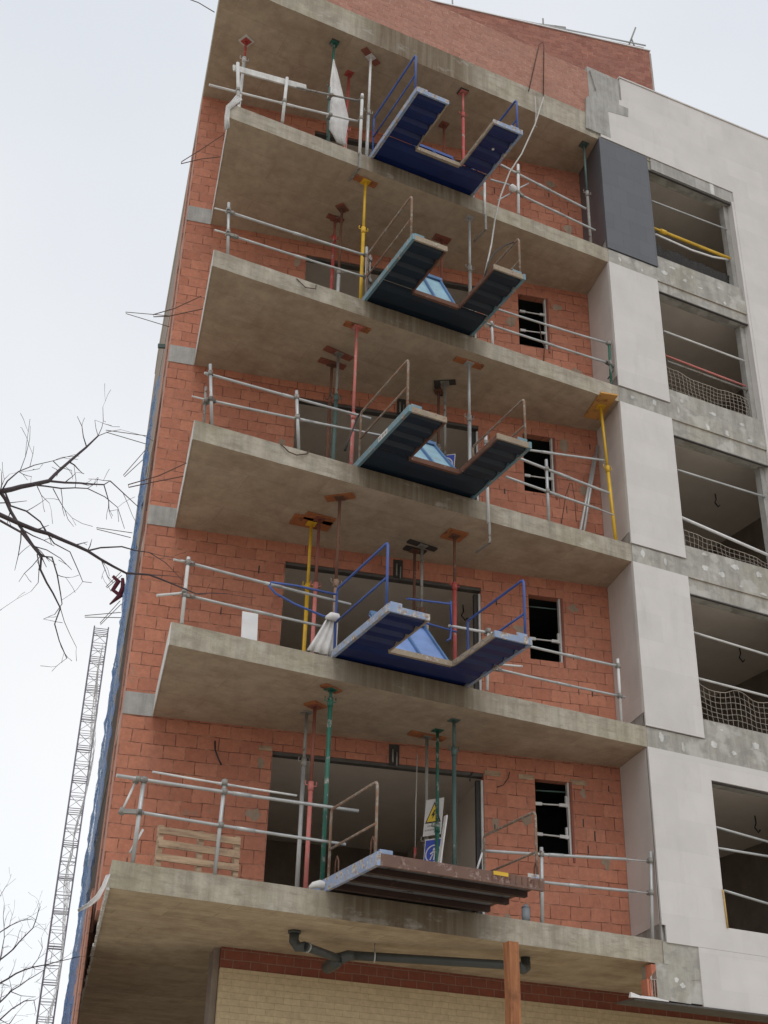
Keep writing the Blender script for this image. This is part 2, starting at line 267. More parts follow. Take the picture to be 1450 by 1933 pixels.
# ------------------------------------------------------------------ mesh helper
class MB:
    def __init__(s): s.v = []; s.f = []; s.mi = []; s.sm = []; s.cur = 0
    def face(s, pts, smooth=False):
        k = len(s.v); s.v += [Vector(p) for p in pts]; s.f.append(list(range(k, k + len(pts)))); s.mi.append(s.cur); s.sm.append(smooth)
    def hexa(s, b, t):
        """b, t: four bottom / top corners, counter-clockwise seen from above"""
        k = len(s.v); s.v += [Vector(p) for p in b] + [Vector(p) for p in t]
        for q in ((3, 2, 1, 0), (4, 5, 6, 7), (0, 1, 5, 4), (1, 2, 6, 5), (2, 3, 7, 6), (3, 0, 4, 7)):
            s.f.append([k + i for i in q]); s.mi.append(s.cur); s.sm.append(False)
        return s
    def box(s, x0, x1, y0, y1, z0, z1):
        return s.hexa([(x0, y0, z0), (x1, y0, z0), (x1, y1, z0), (x0, y1, z0)], [(x0, y0, z1), (x1, y0, z1), (x1, y1, z1), (x0, y1, z1)])
    def lbox(s, u0, u1, v0, v1, z0, z1):
        q = [W(u0, v0, 0), W(u1, v0, 0), W(u1, v1, 0), W(u0, v1, 0)]
        return s.hexa([(p[0], p[1], z0) for p in q], [(p[0], p[1], z1) for p in q])
    def prism(s, poly, z0, z1):
        a = sum(poly[i][0] * poly[(i + 1) % len(poly)][1] - poly[(i + 1) % len(poly)][0] * poly[i][1] for i in range(len(poly)))
        if a < 0: poly = poly[::-1]
        s.face([(p[0], p[1], z0) for p in poly][::-1]); s.face([(p[0], p[1], z1) for p in poly])
        for i in range(len(poly)):
            a, b = poly[i], poly[(i + 1) % len(poly)]
            s.face([(a[0], a[1], z0), (b[0], b[1], z0), (b[0], b[1], z1), (a[0], a[1], z1)])
        return s
    def bar(s, a, b, w, h, up=(0, 0, 1)):
        """rectangular bar from a to b"""
        a = Vector(a); b = Vector(b); d = (b - a).normalized(); sd = d.cross(Vector(up))
        if sd.length < 1e-3: sd = d.cross(Vector((0, 1, 0)))
        sd.normalize(); u = sd.cross(d).normalized(); sd *= w / 2; u *= h / 2
        k = len(s.v); s.v += [a - sd - u, a + sd - u, a + sd + u, a - sd + u, b - sd - u, b + sd - u, b + sd + u, b - sd + u]
        for q in ((0, 1, 2, 3), (7, 6, 5, 4), (0, 4, 5, 1), (1, 5, 6, 2), (2, 6, 7, 3), (3, 7, 4, 0)):
            s.f.append([k + i for i in q]); s.mi.append(s.cur); s.sm.append(False)
        return s
    def tube(s, pts, r, seg=8, cap=True):
        pts = [Vector(p) for p in pts]; n = len(pts); rs = r if isinstance(r, (list, tuple)) else [r] * n
        k = len(s.v); prev = None
        for i, p in enumerate(pts):
            d = (pts[min(i + 1, n - 1)] - pts[max(i - 1, 0)]).normalized()
            if prev is None: a = d.orthogonal().normalized()
            else:
                a = prev - d * prev.dot(d)
                a = a.normalized() if a.length > 1e-5 else d.orthogonal().normalized()
            prev = a; b = d.cross(a)
            for j in range(seg):
                t = 2 * math.pi * j / seg; s.v.append(p + (a * math.cos(t) + b * math.sin(t)) * rs[i])
        for i in range(n - 1):
            for j in range(seg):
                j2 = (j + 1) % seg
                s.f.append([k + i * seg + j, k + i * seg + j2, k + (i + 1) * seg + j2, k + (i + 1) * seg + j]); s.mi.append(s.cur); s.sm.append(seg > 5)
        if cap:
            s.f.append([k + j for j in range(seg)][::-1]); s.mi.append(s.cur); s.sm.append(False)
            s.f.append([k + (n - 1) * seg + j for j in range(seg)]); s.mi.append(s.cur); s.sm.append(False)
        return s
    def build(s, name, mats, parent=None, origin=None, rec=False):
        if not isinstance(mats, (list, tuple)): mats = [mats]
        lo = Vector([min(v[i] for v in s.v) for i in range(3)]); hi = Vector([max(v[i] for v in s.v) for i in range(3)])
        og = Vector(origin) if origin is not None else Vector(((lo.x + hi.x) / 2, (lo.y + hi.y) / 2, lo.z))
        me = bpy.data.meshes.new(name); me.from_pydata([v - og for v in s.v], [], s.f)
        for m in mats: me.materials.append(MT[m] if isinstance(m, str) else m)
        me.polygons.foreach_set('material_index', s.mi); me.polygons.foreach_set('use_smooth', s.sm)
        uvl = me.uv_layers.new(name='UVMap'); me.update()
        for pl in me.polygons:
            nx, ny, nz = pl.normal
            if abs(nz) > 0.7: tx, ty = None, None
            else:
                q = math.hypot(nx, ny); tx, ty = -ny / q, nx / q
            for li in pl.loop_indices:
                c = s.v[me.loops[li].vertex_index]
                uvl.data[li].uv = (c.x, c.y) if tx is None else (c.x * tx + c.y * ty, c.z)
        o = bpy.data.objects.new(name, me); C.objects.link(o)
        par = Vector((0, 0, 0))
        if parent is not None: o.parent = parent; par = wloc[parent.name]
        o.location = og - par; wloc[o.name] = og
        return o
wloc = {}
AX, AY = (0.1950,0.9280); EX = (0.975924,-0.218109); EY = (0.218109,0.975924)
def W(u, v, z):
    """brick-wall grid (u along the recessed wall, v into the building) to world"""
    return (AX + EX[0] * u + EY[0] * v, AY + EX[1] * u + EY[1] * v, z)
def UV(p):
    dx, dy = p[0] - AX, p[1] - AY
    return dx * EX[0] + dy * EX[1], dx * EY[0] + dy * EY[1]
def tag(o, label=None, cat=None, group=None, kind=None):
    if label: o['label'] = label
    if cat: o['category'] = cat
    if group: o['group'] = group
    if kind: o['kind'] = kind
    return o
def thing(name, loc, label, cat, group=None):
    o = bpy.data.objects.new(name, None); C.objects.link(o); o.location = loc; o.empty_display_size = 0.2
    wloc[o.name] = Vector(loc); return tag(o, label, cat, group)

Z0 = 5.5; H = 3.0; T = 0.306
FL = [Z0 + H * i for i in range(6)]
NAME = ['lowest', 'second', 'third', 'fourth', 'top']

# ------------------------------------------------------------------ ground
g = MB().box(-900, 900, -900, 900, -1.0, -0.02).build('ground', 'earth'); tag(g, kind='structure')
g = MB().box(-60, 60, -34, -19, -0.02, 0.0).build('road', 'asphalt'); tag(g, kind='structure')
g = MB().box(-60, 60, -18.85, 16, -0.02, 0.13).build('pavement', 'paving'); tag(g, kind='structure')
g = MB().box(-60, 60, -19, -18.85, -0.02, 0.13).build('kerb', 'render'); tag(g, kind='structure')
m = MB()
for i in range(12): m.box(-50 + i * 8, -46 + i * 8, -26.6, -26.45, 0.0, 0.004)
g = m.build('road_marking', 'paint_line'); tag(g, kind='structure')

# ------------------------------------------------------------------ the building
bld = thing('apartment_building', (-2, 3, 0), 'unfinished six storey apartment block of raw brick, bare concrete slabs and pale cladding', 'building')
VB = 9.0     # depth of the building
XR = 7.0     # right end of the modelled facade

def grid_wall(u0, u1, z0, z1, holes, place, depth, name, mats):
    """wall with rectangular holes (ua, ub, za, zb); place(u, d, z) -> world; d = 0 outer face"""
    us = sorted(set([u0, u1] + [h[0] for h in holes] + [h[1] for h in holes])); zs = sorted(set([z0, z1] + [h[2] for h in holes] + [h[3] for h in holes]))
    us = [u for u in us if u0 <= u <= u1]; zs = [z for z in zs if z0 <= z <= z1]
    def solid(i, j):
        if i < 0 or j < 0 or i >= len(us) - 1 or j >= len(zs) - 1: return False
        cu = (us[i] + us[i + 1]) / 2; cz = (zs[j] + zs[j + 1]) / 2
        return not any(h[0] < cu < h[1] and h[2] < cz < h[3] for h in holes)
    m = MB()
    for i in range(len(us) - 1):
        for j in range(len(zs) - 1):
            if not solid(i, j): continue
            a, b, c, d = us[i], us[i + 1], zs[j], zs[j + 1]
            m.face([place(a, 0, c), place(b, 0, c), place(b, 0, d), place(a, 0, d)])
            m.face([place(b, depth, c), place(a, depth, c), place(a, depth, d), place(b, depth, d)])
            if not solid(i - 1, j): m.face([place(a, depth, c), place(a, 0, c), place(a, 0, d), place(a, depth, d)])
            if not solid(i + 1, j): m.face([place(b, 0, c), place(b, depth, c), place(b, depth, d), place(b, 0, d)])
            if not solid(i, j - 1): m.face([place(a, depth, c), place(b, depth, c), place(b, 0, c), place(a, 0, c)])
            if not solid(i, j + 1): m.face([place(a, 0, d), place(b, 0, d), place(b, depth, d), place(a, depth, d)])
    return m.build(name, mats, bld)

def rough_edge(p, q, n, amp, seed):
    """points from p to q with small chips, for the arris of a cast slab"""
    out = []
    for i in range(n + 1):
        t = i / n; k = noise.noise(Vector((t * n * 0.5 + seed, seed * 1.7, 0))) * amp if 0 < i < n else 0
        out.append((p[0] + (q[0] - p[0]) * t, p[1] + (q[1] - p[1]) * t + abs(k)))
    return out

# slabs: floor slab with its balcony, one cast piece per storey
for k in range(5):
    z1 = FL[k]; z0 = z1 - T
    ul = -6.96; fl = (-7.161, 0.0)
    if k == 0: fl = (-7.53, 0.0); bl = W(-7.2, VB, 0)
    else: bl = W(-6.93, -0.004, 0)
    back = W(-7.35 if k else -7.22, VB, 0)
    m = MB()
    front = rough_edge(fl, (XR, 0.0), 120, 0.012, k * 3.1 + 1)
    if k == 0: poly = front + [(XR, 8.0), (back[0], back[1])]
    else: poly = front + [(XR, 8.0), (back[0], back[1]), W(-7.35, -0.004, 0)[:2], (bl[0], bl[1])]
    m.prism([p[:2] for p in poly], z0, z1)
    m.mi = [1 if i == 0 else 0 for i in range(len(m.f))]
    s_ = m.build('concrete_slab', ['slab_edge', 'soffit' if k else 'soffit_boards'], bld)
# roof slab: deeper upstand and flush with the brick corner on the left
p0 = W(-7.35, 0, 0); lcx = p0[0] - EY[0] * (p0[1] / EY[1])
m = MB(); front = rough_edge((lcx, 0.0), (XR, 0.0), 120, 0.012, 31)
bk = W(-7.35, VB, 0)
m.prism([q[:2] for q in front + [(XR, 8.0), (bk[0], bk[1])]], 20.194, 20.78)
m.mi = [1 if i == 0 else 0 for i in range(len(m.f))]
m.build('roof_slab', ['slab_edge', 'soffit'], bld)

# recessed brick wall, one panel per storey, with the terrace door and the small window
DOOR = (-5.23, -2.13); WIN = (-1.35, -0.81)
for k in range(5):
    z0 = FL[k]; z1 = FL[k + 1] - T
    hz = 2.38 + (0.03 if k > 1 else 0)
    holes = [(DOOR[0], DOOR[1], z0, z0 + hz)]
    if k < 4: holes.append((WIN[0], WIN[1], z0 + 1.28, z0 + hz))
    grid_wall(-7.35, 0.0, z0, z1, holes, lambda u, d, z: W(u, d, z), 0.14, 'brick_wall', 'brick')
    # steel lintel over the door, plastic jamb strips
    MB().lbox(DOOR[0] - 0.12, DOOR[1] + 0.1, 0.02, 0.13, z0 + hz - 0.05, z0 + hz - 0.002).build('door_lintel', 'lintel', bld)
    MB().lbox(DOOR[1] - 0.035, DOOR[1] - 0.002, 0.02, 0.10, z0, z0 + hz - 0.10).build('door_jamb', 'white_steel', bld)
    MB().lbox(DOOR[1] - 0.10, DOOR[1] - 0.037, 0.05, 0.12, z0, z0 + hz - 0.10).build('door_jamb', 'dark', bld)
    if k == 0:
        MB().lbox(DOOR[0] - 0.2, DOOR[0] - 0.01, -0.012, 0.06, z0 + hz - 0.015, z0 + hz + 0.055).build('lintel_end', 'wood', bld)
        MB().lbox(DOOR[1] + 0.01, DOOR[1] + 0.25, -0.012, 0.06, z0 + hz - 0.03, z0 + hz + 0.045).build('lintel_end', 'wood', bld)
        MB().lbox(WIN[0] - 0.25, WIN[0] - 0.01, -0.012, 0.06, z0 + hz - 0.03, z0 + hz + 0.045).build('lintel_end', 'wood', bld)
        MB().lbox(WIN[1] + 0.01, WIN[1] + 0.27, -0.012, 0.06, z0 + hz - 0.03, z0 + hz + 0.045).build('lintel_end', 'wood', bld)
    # mortar smears round the openings
    m = MB(); rr = random.Random(40 + k)
    spots = [(DOOR[0] - 0.16, z0 + hz - 0.2), (DOOR[0] - 0.2, z0 + 1.45), (DOOR[0] - 0.1, z0 + 0.35), (DOOR[1] + 0.17, z0 + hz - 0.75), (WIN[1] + 0.2, z0 + hz - 0.15), (WIN[0] - 0.15, z0 + 1.75), (DOOR[1] + 0.3, z0 + 0.3), (-0.3, z0 + 0.8 + rr.random())]
    for (u, z) in spots:
        if rr.random() < 0.25: continue
        a = rr.uniform(0.05, 0.12); b_ = rr.uniform(0.07, 0.17); nn = 11
        ring = []
        for i in range(nn):
            t = 2 * math.pi * i / nn; q = rr.uniform(0.6, 1.15)
            ring.append(W(u + a * q * math.cos(t), -0.005, z + b_ * q * math.sin(t)))
        m = MB(); m.face(ring); m.build('mortar_smear', 'mortar', bld)
    m = None
    for i in range(7):
        u = rr.choice([rr.uniform(-7.1, -5.4), rr.uniform(-2.0, -1.5), rr.uniform(-0.7, -0.1)]); z = z0 + 0.19 * rr.randint(1, 12) + 0.02; hh = rr.uniform(0.08, 0.15)
        MB().lbox(u, u + rr.uniform(0.008, 0.02), -0.006, 0.0, z, z + hh).build('open_joint', 'dark', bld)
    # dark raised plate painting a niche's shade, two conduits, above the door
    u = -3.55
    if k < 4:
        m = MB().lbox(u, u + 0.15, -0.012, 0.0, z0 + hz - 0.02, z0 + hz + 0.28); m.cur = 1
        m.tube([W(u + 0.05, -0.03, z0 + hz), W(u + 0.05, -0.03, z0 + hz + 0.2)], 0.014, 6); m.tube([W(u + 0.11, -0.03, z0 + hz - 0.04), W(u + 0.11, -0.03, z0 + hz + 0.16)], 0.012, 6)
        m.build('niche_shade_plate', ['dark', 'dull'], bld)

# side wall of the left end: brick leaf, recess strip, second leaf
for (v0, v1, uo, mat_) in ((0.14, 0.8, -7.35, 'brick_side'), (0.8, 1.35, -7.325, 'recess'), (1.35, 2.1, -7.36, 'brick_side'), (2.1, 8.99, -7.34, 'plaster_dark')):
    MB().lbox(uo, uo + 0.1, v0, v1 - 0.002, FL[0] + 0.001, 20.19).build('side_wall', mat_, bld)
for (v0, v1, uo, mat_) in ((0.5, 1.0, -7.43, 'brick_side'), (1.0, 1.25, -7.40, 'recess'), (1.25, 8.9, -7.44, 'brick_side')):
    MB().lbox(uo, uo + 0.03, v0, v1 - 0.002, 3.3, FL[0] + 0.4).build('side_wall', mat_, bld)  # stops high above the ground, unseen gap lets light reach the soffit
# concrete band at each storey on the left of the balcony is the slab itself; thin grey pad under it
for k in range(1, 5):
    MB().lbox(-7.354, -6.94, -0.012, -0.005, FL[k] - T - 0.012, FL[k] + 0.012).build('slab_band', 'render', bld)

# rooms behind the recessed wall
for k in range(5):
    z0 = FL[k]; z1 = FL[k + 1] - T
    MB().lbox(-5.6, -5.5, 0.14, 2.4, z0, z1).build('partition', 'plaster', bld)  # cut short, unseen gap lets light into the room
    MB().lbox(-1.8, -1.7, 0.14, 5.5, z0, z1).build('partition', 'plaster', bld)
    grid_wall(-7.2, 0.9, z0, z1 - 0.013, [(-7.15, -5.55, z0, z1 - 0.2)], lambda u, d, z: W(u, 5.5 + d, z), 0.1, 'rear_partition', 'plaster_dark')  # unseen hole at the left end, added to let daylight in
    MB().lbox(-5.49, -1.81, 0.15, 5.49, z0 + 0.002, z0 + 0.04).build('bounce_floor', 'bounce_screed', bld)  # unseen pale floor, added to bounce light up to the ceiling
    MB().lbox(-7.2, -1.8, 0.14, 5.5, z1 - 0.012, z1 - 0.004).build('ceiling', 'plaster', bld)
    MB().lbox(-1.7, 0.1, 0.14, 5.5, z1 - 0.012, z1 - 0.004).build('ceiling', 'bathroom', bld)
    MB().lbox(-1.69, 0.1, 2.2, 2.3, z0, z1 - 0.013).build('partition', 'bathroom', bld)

# small window: frame strip on the right jamb
for k in range(4):
    z0 = FL[k]; hz = 2.38 + (0.03 if k > 1 else 0)
    m = MB().lbox(WIN[1] - 0.03, WIN[1] - 0.004, 0.02, 0.09, z0 + 1.28, z0 + hz)
    m.lbox(WIN[1] + 0.001, WIN[1] + 0.03, -0.016, -0.001, z0 + 1.2, z0 + hz); m.mi[-6:] = [1] * 6
    m.build('window_frame', ['white_steel', 'redbrown'], bld)

# pier between balconies and window bays
for k in range(5):
    z0 = FL[k]; z1 = FL[k + 1] - T
    core = 'render'
    MB().prism([(0.012, 0.03), (1.1, 0.03), (1.1, 0.45), (0.35, 1.06), (0.225, 0.925)], z0, z1).build('pier', core, bld)
    cm = 'clad_dark' if k == 4 else 'clad'
    zb = z0 + (0.0 if k == 0 else 0.012)
    if k: MB().box(0.0, 1.06 + (0.05 if k == 4 else 0), -0.028, 0.026, zb, z1 + (0.03 if k == 4 else -0.01)).build('cladding_panel', cm, bld)
    a = (0.0, 0.03); b_ = (0.196, 0.924); dx, dy = 0.0105, -0.0023
    MB().prism([(a[0], a[1] - 0.002), (a[0] + 0.010, a[1]), (b_[0] + 0.012, b_[1]), (b_[0], b_[1])], z0 + 0.22, z1 - 0.005).build('side_cladding', cm, bld)
    MB().prism([(0.0115, 0.03), (0.012, 0.03), (0.2245, 0.925), (0.21, 0.925)], z0, z0 + 0.22).build('pier_base', 'render', bld)
    MB().box(0.0, 0.02, 0.0, 0.03, z0, z0 + 0.22).build('pier_base', 'render', bld)

# facade to the right of the pier
X0, X1 = 1.10, 3.16
XJ = 3.10
wins = [(5.79, 7.88), (8.83, 10.91), (11.78, 13.88), (14.83, 16.97), (17.82, 19.95)]
for k in range(5):
    zf = FL[k]; zc = FL[k + 1] - T
    a, b_ = wins[k]
    # masonry behind: sill block and lintel
    MB().box(X0, X1 + 0.3, 0.02, 0.24, zf, a).build('sill_wall', 'patchy', bld)
    if k: MB().box(0.02, X1 + 0.02, -0.004, -0.001, zf - T + 0.002, zf - 0.002).build('render_coat', 'patchy', bld)
    MB().box(X1 - 0.14, X1 - 0.031, 0.11, 0.24, a, b_ - 0.001).build('window_jamb', 'render', bld)
    MB().box(X0, X1 + 0.02, 0.02, 0.24, b_, zc).build('window_lintel', 'patchy', bld)
    MB().box(X0 - 0.001, X1, 0.0, 0.045, b_ - 0.02, b_ - 0.001).build('window_lintel_angle', 'lintel', bld)
    MB().box(X1, XR, 0.022, 0.24, zf, zc).build('masonry', 'render', bld)
# cladding on the right: the storey of the lowest balcony is finished, above only the strip right of the bays
holes = [(X0, X1, wins[0][0], wins[0][1]), (0.0, 0.06, 5.475, 5.70)]
grid_wall(0.0, XR, 5.475, 8.19, holes, lambda u, d, z: (u, -0.03 + d, z), 0.028, 'cladding', 'clad')
grid_wall(0.58, XR, 4.71, 5.472, [], lambda u, d, z: (u, -0.03 + d, z), 0.028, 'cladding', 'clad')
MB().box(X1 + 0.03, XR, -0.03, -0.002, 8.505, 20.2599).build('cladding', 'clad', bld)
MB().box(X1 - 0.03, X1 + 0.0295, -0.022, 0.109, 8.505, 20.0).build('jamb_cladding', 'clad', bld)
for k in range(1, 5):
    pass
# upper band of cladding above the windows, up to the parapet
m = MB()
m.hexa([(0.05, -0.03, 20.26), (XR, -0.03, 20.26), (XR, 0.3, 20.26), (0.05, 0.3, 20.26)], [(0.05, -0.03, 21.5), (XR, -0.03, 21.5), (XR, 0.3, 21.5), (0.05, 0.3, 21.5)])
m.hexa([(0.62, -0.03, 21.5), (XR, -0.03, 21.5), (XR, 0.3, 21.5), (0.62, 0.3, 21.5)], [(0.62, -0.03, 22.12), (XR, -0.03, 22.4), (XR, 0.3, 22.4), (0.62, 0.3, 22.12)])
m.build('parapet_cladding', 'clad', bld)
MB().hexa([(0.60, -0.05, 22.121), (XR, -0.05, 22.401), (XR, 0.33, 22.401), (0.60, 0.33, 22.121)], [(0.60, -0.05, 22.15), (XR, -0.05, 22.43), (XR, 0.33, 22.43), (0.60, 0.33, 22.15)]).build('parapet_coping', 'clad', bld)
# grey gap above the top window
MB().box(X0 + 0.1, X1 + 0.03, -0.012, 0.02, 19.97, 20.25).build('window_lintel', 'render', bld)
MB().box(2.62, 2.72, -0.018, -0.0125, 19.98, 20.25).build('lime_patch', 'lime', bld)
# whitish plaster splashes on the grey bands (real dabs of adhesive)
rr = random.Random(5)
def dab(x, z, a, b_, y=-0.008):
    nn = 12; ring = []
    for i in range(nn):
        t = 2 * math.pi * i / nn; q = rr.uniform(0.65, 1.15)
        ring.append((x + a * q * math.cos(t), y, z + b_ * q * math.sin(t)))
    m = MB(); m.face(ring); m.build('adhesive_dab', 'lime', bld)
for k in range(1, 5):
    for i in range(2): dab(0.25 + i * 0.5 + rr.uniform(-0.1, 0.1), FL[k] - 0.1 + rr.uniform(-0.12, 0.02), rr.uniform(0.02, 0.05), rr.uniform(0.03, 0.09))
    for i in range(4): dab(1.3 + i * 0.45 + rr.uniform(-0.15, 0.15), FL[k] - 0.15 + rr.uniform(-0.1, 0.1), rr.uniform(0.02, 0.11), rr.uniform(0.02, 0.08))
    for i in range(3): dab(1.4 + i * 0.6 + rr.uniform(-0.1, 0.1), FL[k] + 0.16 + rr.uniform(-0.08, 0.06), rr.uniform(0.02, 0.09), rr.uniform(0.02, 0.06), 0.016)
# interiors of the bays
for k in range(5):
    zf = FL[k]; zc = FL[k + 1] - T
    m = MB().box(1.12, XR - 0.1, 0.34, 7.0, zc - 0.012, zc - 0.004); m.build('ceiling', 'plaster', bld)
    MB().box(1.12, XR - 0.1, 0.34, 6.9, zf + 0.002, zf + 0.04).build('bounce_floor', 'bounce_screed', bld)  # unseen pale floor of the bay, added as a light bounce
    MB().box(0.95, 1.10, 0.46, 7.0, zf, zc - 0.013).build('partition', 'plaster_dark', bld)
    grid_wall(1.11, XR - 0.1, zf, zc - 0.013, [(1.6, 4.0, zf + 0.2, zf + 2.3)], lambda u, d, z: (u, 7.0 + d, z), 0.1, 'rear_partition', 'plaster')  # rear hole added to bring daylight onto the bay ceiling
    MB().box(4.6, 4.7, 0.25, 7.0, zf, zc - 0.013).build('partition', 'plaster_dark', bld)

# front parapet of thin brick on the roof slab, mortar patch where it meets the cladding
a = lcx + 0.01
m = MB().box(a, -0.12, 0.01, 0.25, 20.782, 21.97); m.build('brick_parapet', 'brick_top', bld)
patch = [(-0.092, 0.000, 21.979), (0.572, 0.000, 21.972), (0.548, 0.000, 21.345), (0.762, 0.000, 21.351), (0.742, 0.000, 21.111), (0.263, 0.000, 21.029), (0.272, 0.000, 20.330), (-0.283, 0.000, 20.323), (-0.231, 0.000, 21.150), (0.023, 0.000, 21.468)]
m = MB(); F1 = [(p[0], -0.036, p[2]) for p in patch]; m.face(F1[::-1])
for i in range(len(F1)):
    p, q = F1[i], F1[(i + 1) % len(F1)]; m.face([(p[0], p[1], p[2]), (q[0], q[1], q[2]), (q[0], 0.2, q[2]), (p[0], 0.2, p[2])])
m.build('mortar_patch', 'render', bld)
MB().box(-0.13, 0.64, 0.005, 0.26, 20.782, 22.1).build('parapet_pier', 'render', bld)
# penthouse: brick wall set back on the roof, parallel to the recessed wall
ur = UV((2.331, 0.963, 24.868))[0]
pz = 24.84
MB().lbox(-7.2, ur, 0.5, 3.5, 20.782, pz).build('penthouse_wall', 'brick_pent', bld)
MB().lbox(-7.2, ur + 0.03, 0.475, 3.54, pz + 0.001, pz + 0.03).build('penthouse_coping', 'white', bld)
MB().lbox(ur + 0.002, ur + 0.05, 0.52, 3.4, 20.79, pz - 0.03).build('penthouse_end_render', 'render', bld)

# lower right: bare corner under the lowest balcony
zs = FL[0] - T
corner = [(-0.139, 0.000, 5.106), (0.609, -0.000, 5.419), (0.592, 0.000, 5.055), (0.414, 0.000, 5.030), (0.388, 0.000, 4.728), (-0.226, 0.000, 4.741), (-0.251, 0.000, 5.002)]
m = MB(); F1 = [(p[0], -0.012, p[2]) for p in corner]; m.face(F1)
m.prism([(-0.14, -0.008), (0.60, -0.008), (0.60, 0.3), (-0.14, 0.3)], 4.74, zs - 0.002)
m.prism([(0.0, -0.010), (0.60, -0.010), (0.60, -0.002), (0.0, -0.002)], zs, FL[0] - 0.02)
m.build('bare_corner', 'patchy', bld)
rr = random.Random(9)
for i in range(2): dab(0.18 + rr.uniform(-0.05, 0.25), 4.95 + i * 0.06, rr.uniform(0.03, 0.08), rr.uniform(0.03, 0.08), -0.0145)
m = MB()
for (xa, za, zb_) in ((-0.215, 4.985, 5.17), (-0.30, 4.765, 4.975)):
    n_ = 4; w_ = (-0.141 - xa) / n_
    for i in range(n_): m.box(xa + i * w_, xa + (i + 0.72) * w_, -0.012, 0.12, za, zb_); m.box(xa + (i + 0.72) * w_, xa + (i + 1) * w_, 0.004, 0.12, za, zb_)
m.build('broken_brick_end', 'brick_red_raw', bld)
MB().prism([(-0.55, -0.05), (XR, -0.05), (XR, 0.35), (-0.55, 0.35)], 4.685, 4.708).build('base_profile', 'lintel', bld)
m = MB()
pp = [(-0.620, -0.060, 4.740), (-0.472, -0.060, 4.728), (-0.289, -0.060, 4.720), (-0.020, -0.060, 4.720)]
for i in range(3):
    p, q = pp[i], pp[i + 1]; h = [0.06, 0.03, 0.035, 0.01]
    m.hexa([(p[0], -0.07, 4.712), (q[0], -0.07, 4.712), (q[0], -0.02, 4.712), (p[0], -0.02, 4.712)], [(p[0], -0.075, 4.712 + h[i]), (q[0], -0.07, 4.712 + h[i + 1]), (q[0], -0.05, 4.712 + h[i + 1]), (p[0], -0.05, 4.712 + h[i])])
m.build('flashing', 'white', bld)

# ground floor: cream painted brick with two bare red courses under the soffit
gl = W(-5.70, 0.0, 0); gr = (XR, 1.75, 0)
def gw(z0, z1, mat_, name, off=0.0):
    MB().prism([(gl[0], gl[1] - off + 0.05), (gr[0], gr[1] - off), (gr[0], gr[1] + 1.5), (gl[0] + 0.25, gl[1] + 1.1)], z0, z1).build(name, mat_, bld)
gw(0.1, zs - 0.262, 'brick_yel', 'ground_floor_wall', 0.012); gw(zs - 0.26, zs - 0.002, 'brick_red', 'bare_brick_course')
MB().lbox(-5.79, -5.715, 0.15, 0.62, 0.1, zs - 0.002).build('wall_return_shade', 'plaster_dark', bld)  # side return of the wall, its shade put into a dark colour
MB().lbox(-5.7, XR, 8.0, 8.2, 0.13, zs).build('ground_floor_rear_wall', 'brick_yel', bld)  # unseen; kept pale and open at the left to light the soffit
MB().lbox(-7.0, -5.72, 7.6, 7.99, zs - 0.45, zs - 0.002).build('downstand_beam', 'soffit', bld)
# ragged strip along the soffit edge on the left
m = MB(); rr = random.Random(3); q0 = Vector((-7.53, 0.0, zs)); q1 = Vector(W(-7.2, VB, zs)); n_ = 46
dd = (q1 - q0).normalized(); sdv = Vector((dd.y, -dd.x, 0))
for i in range(n_):
    if rr.random() < 0.16: continue
    p = q0 + (q1 - q0) * (i / n_); q = q0 + (q1 - q0) * ((i + 1) / n_); wv = rr.uniform(0.015, 0.035)
    b0 = [p - sdv * wv, q - sdv * wv * rr.uniform(0.5, 1.2), q + sdv * 0.01, p + sdv * 0.01]
    dz = rr.uniform(0.01, 0.04)
    m.hexa([(v.x, v.y, zs - dz) for v in b0][::-1], [(v.x, v.y, zs - 0.001) for v in b0][::-1])
m.build('foam_strip', 'lime', bld)
# pale strip painting the light on the left side edge of the balconies
for k in range(1, 5):
    a_ = (-7.161, 0.0); b_ = W(-6.93, -0.02, 0)
    MB().prism([(a_[0] - 0.012, a_[1] + 0.002), (a_[0] - 0.001, a_[1] + 0.002), (b_[0] - 0.001, b_[1]), (b_[0] - 0.012, b_[1])], FL[k] - T - 0.012, FL[k] - 0.01).build('slab_edge_light', 'lime', bld)

# window guard bars in the small windows (part of the openings)
def wbar(pa, pb, mat_='white_steel'):
    m = MB().tube([pa, pb], 0.013, 6)
    a = Vector(pa); b = Vector(pb); d = (b - a)
    m.bar(a, a + d * 0.2, 0.03, 0.045); m.bar(b - d * 0.28, b, 0.03, 0.045); m.bar(b - d * 0.06 - Vector((0, 0, 0.03)), b - d * 0.06 + Vector((0, 0, 0.14)), 0.03, 0.03)
    return m
grp = 'guard bars in the small kitchen windows'
gb = [(0, (-1.107, 1.260, 7.520), (-0.604, 1.148, 7.540), 'upper white guard bar across the small window of the lowest balcony'),
      (0, (-1.107, 1.260, 7.077), (-0.619, 1.151, 7.070), 'lower white guard bar across the small window of the lowest balcony'),
      (1, (-1.109, 1.260, 10.138), (-0.607, 1.148, 10.144), 'white clamp bar low in the small window of the second balcony'),
      (2, (-1.094, 1.257, 13.104), (-0.593, 1.145, 13.110), 'white clamp bar low in the small window of the third balcony'),
      (3, (-1.079, 1.254, 16.129), (-0.572, 1.140, 16.157), 'lower white bar across the small window of the fourth balcony'),
      (3, (-1.076, 1.253, 16.558), (-0.566, 1.139, 16.564), 'upper grey bar across the small window of the fourth balcony')]
for k, a, b_, lb in gb: tag(wbar(a, b_).build('guard_bar', 'white_steel'), lb, 'guard bar', grp)
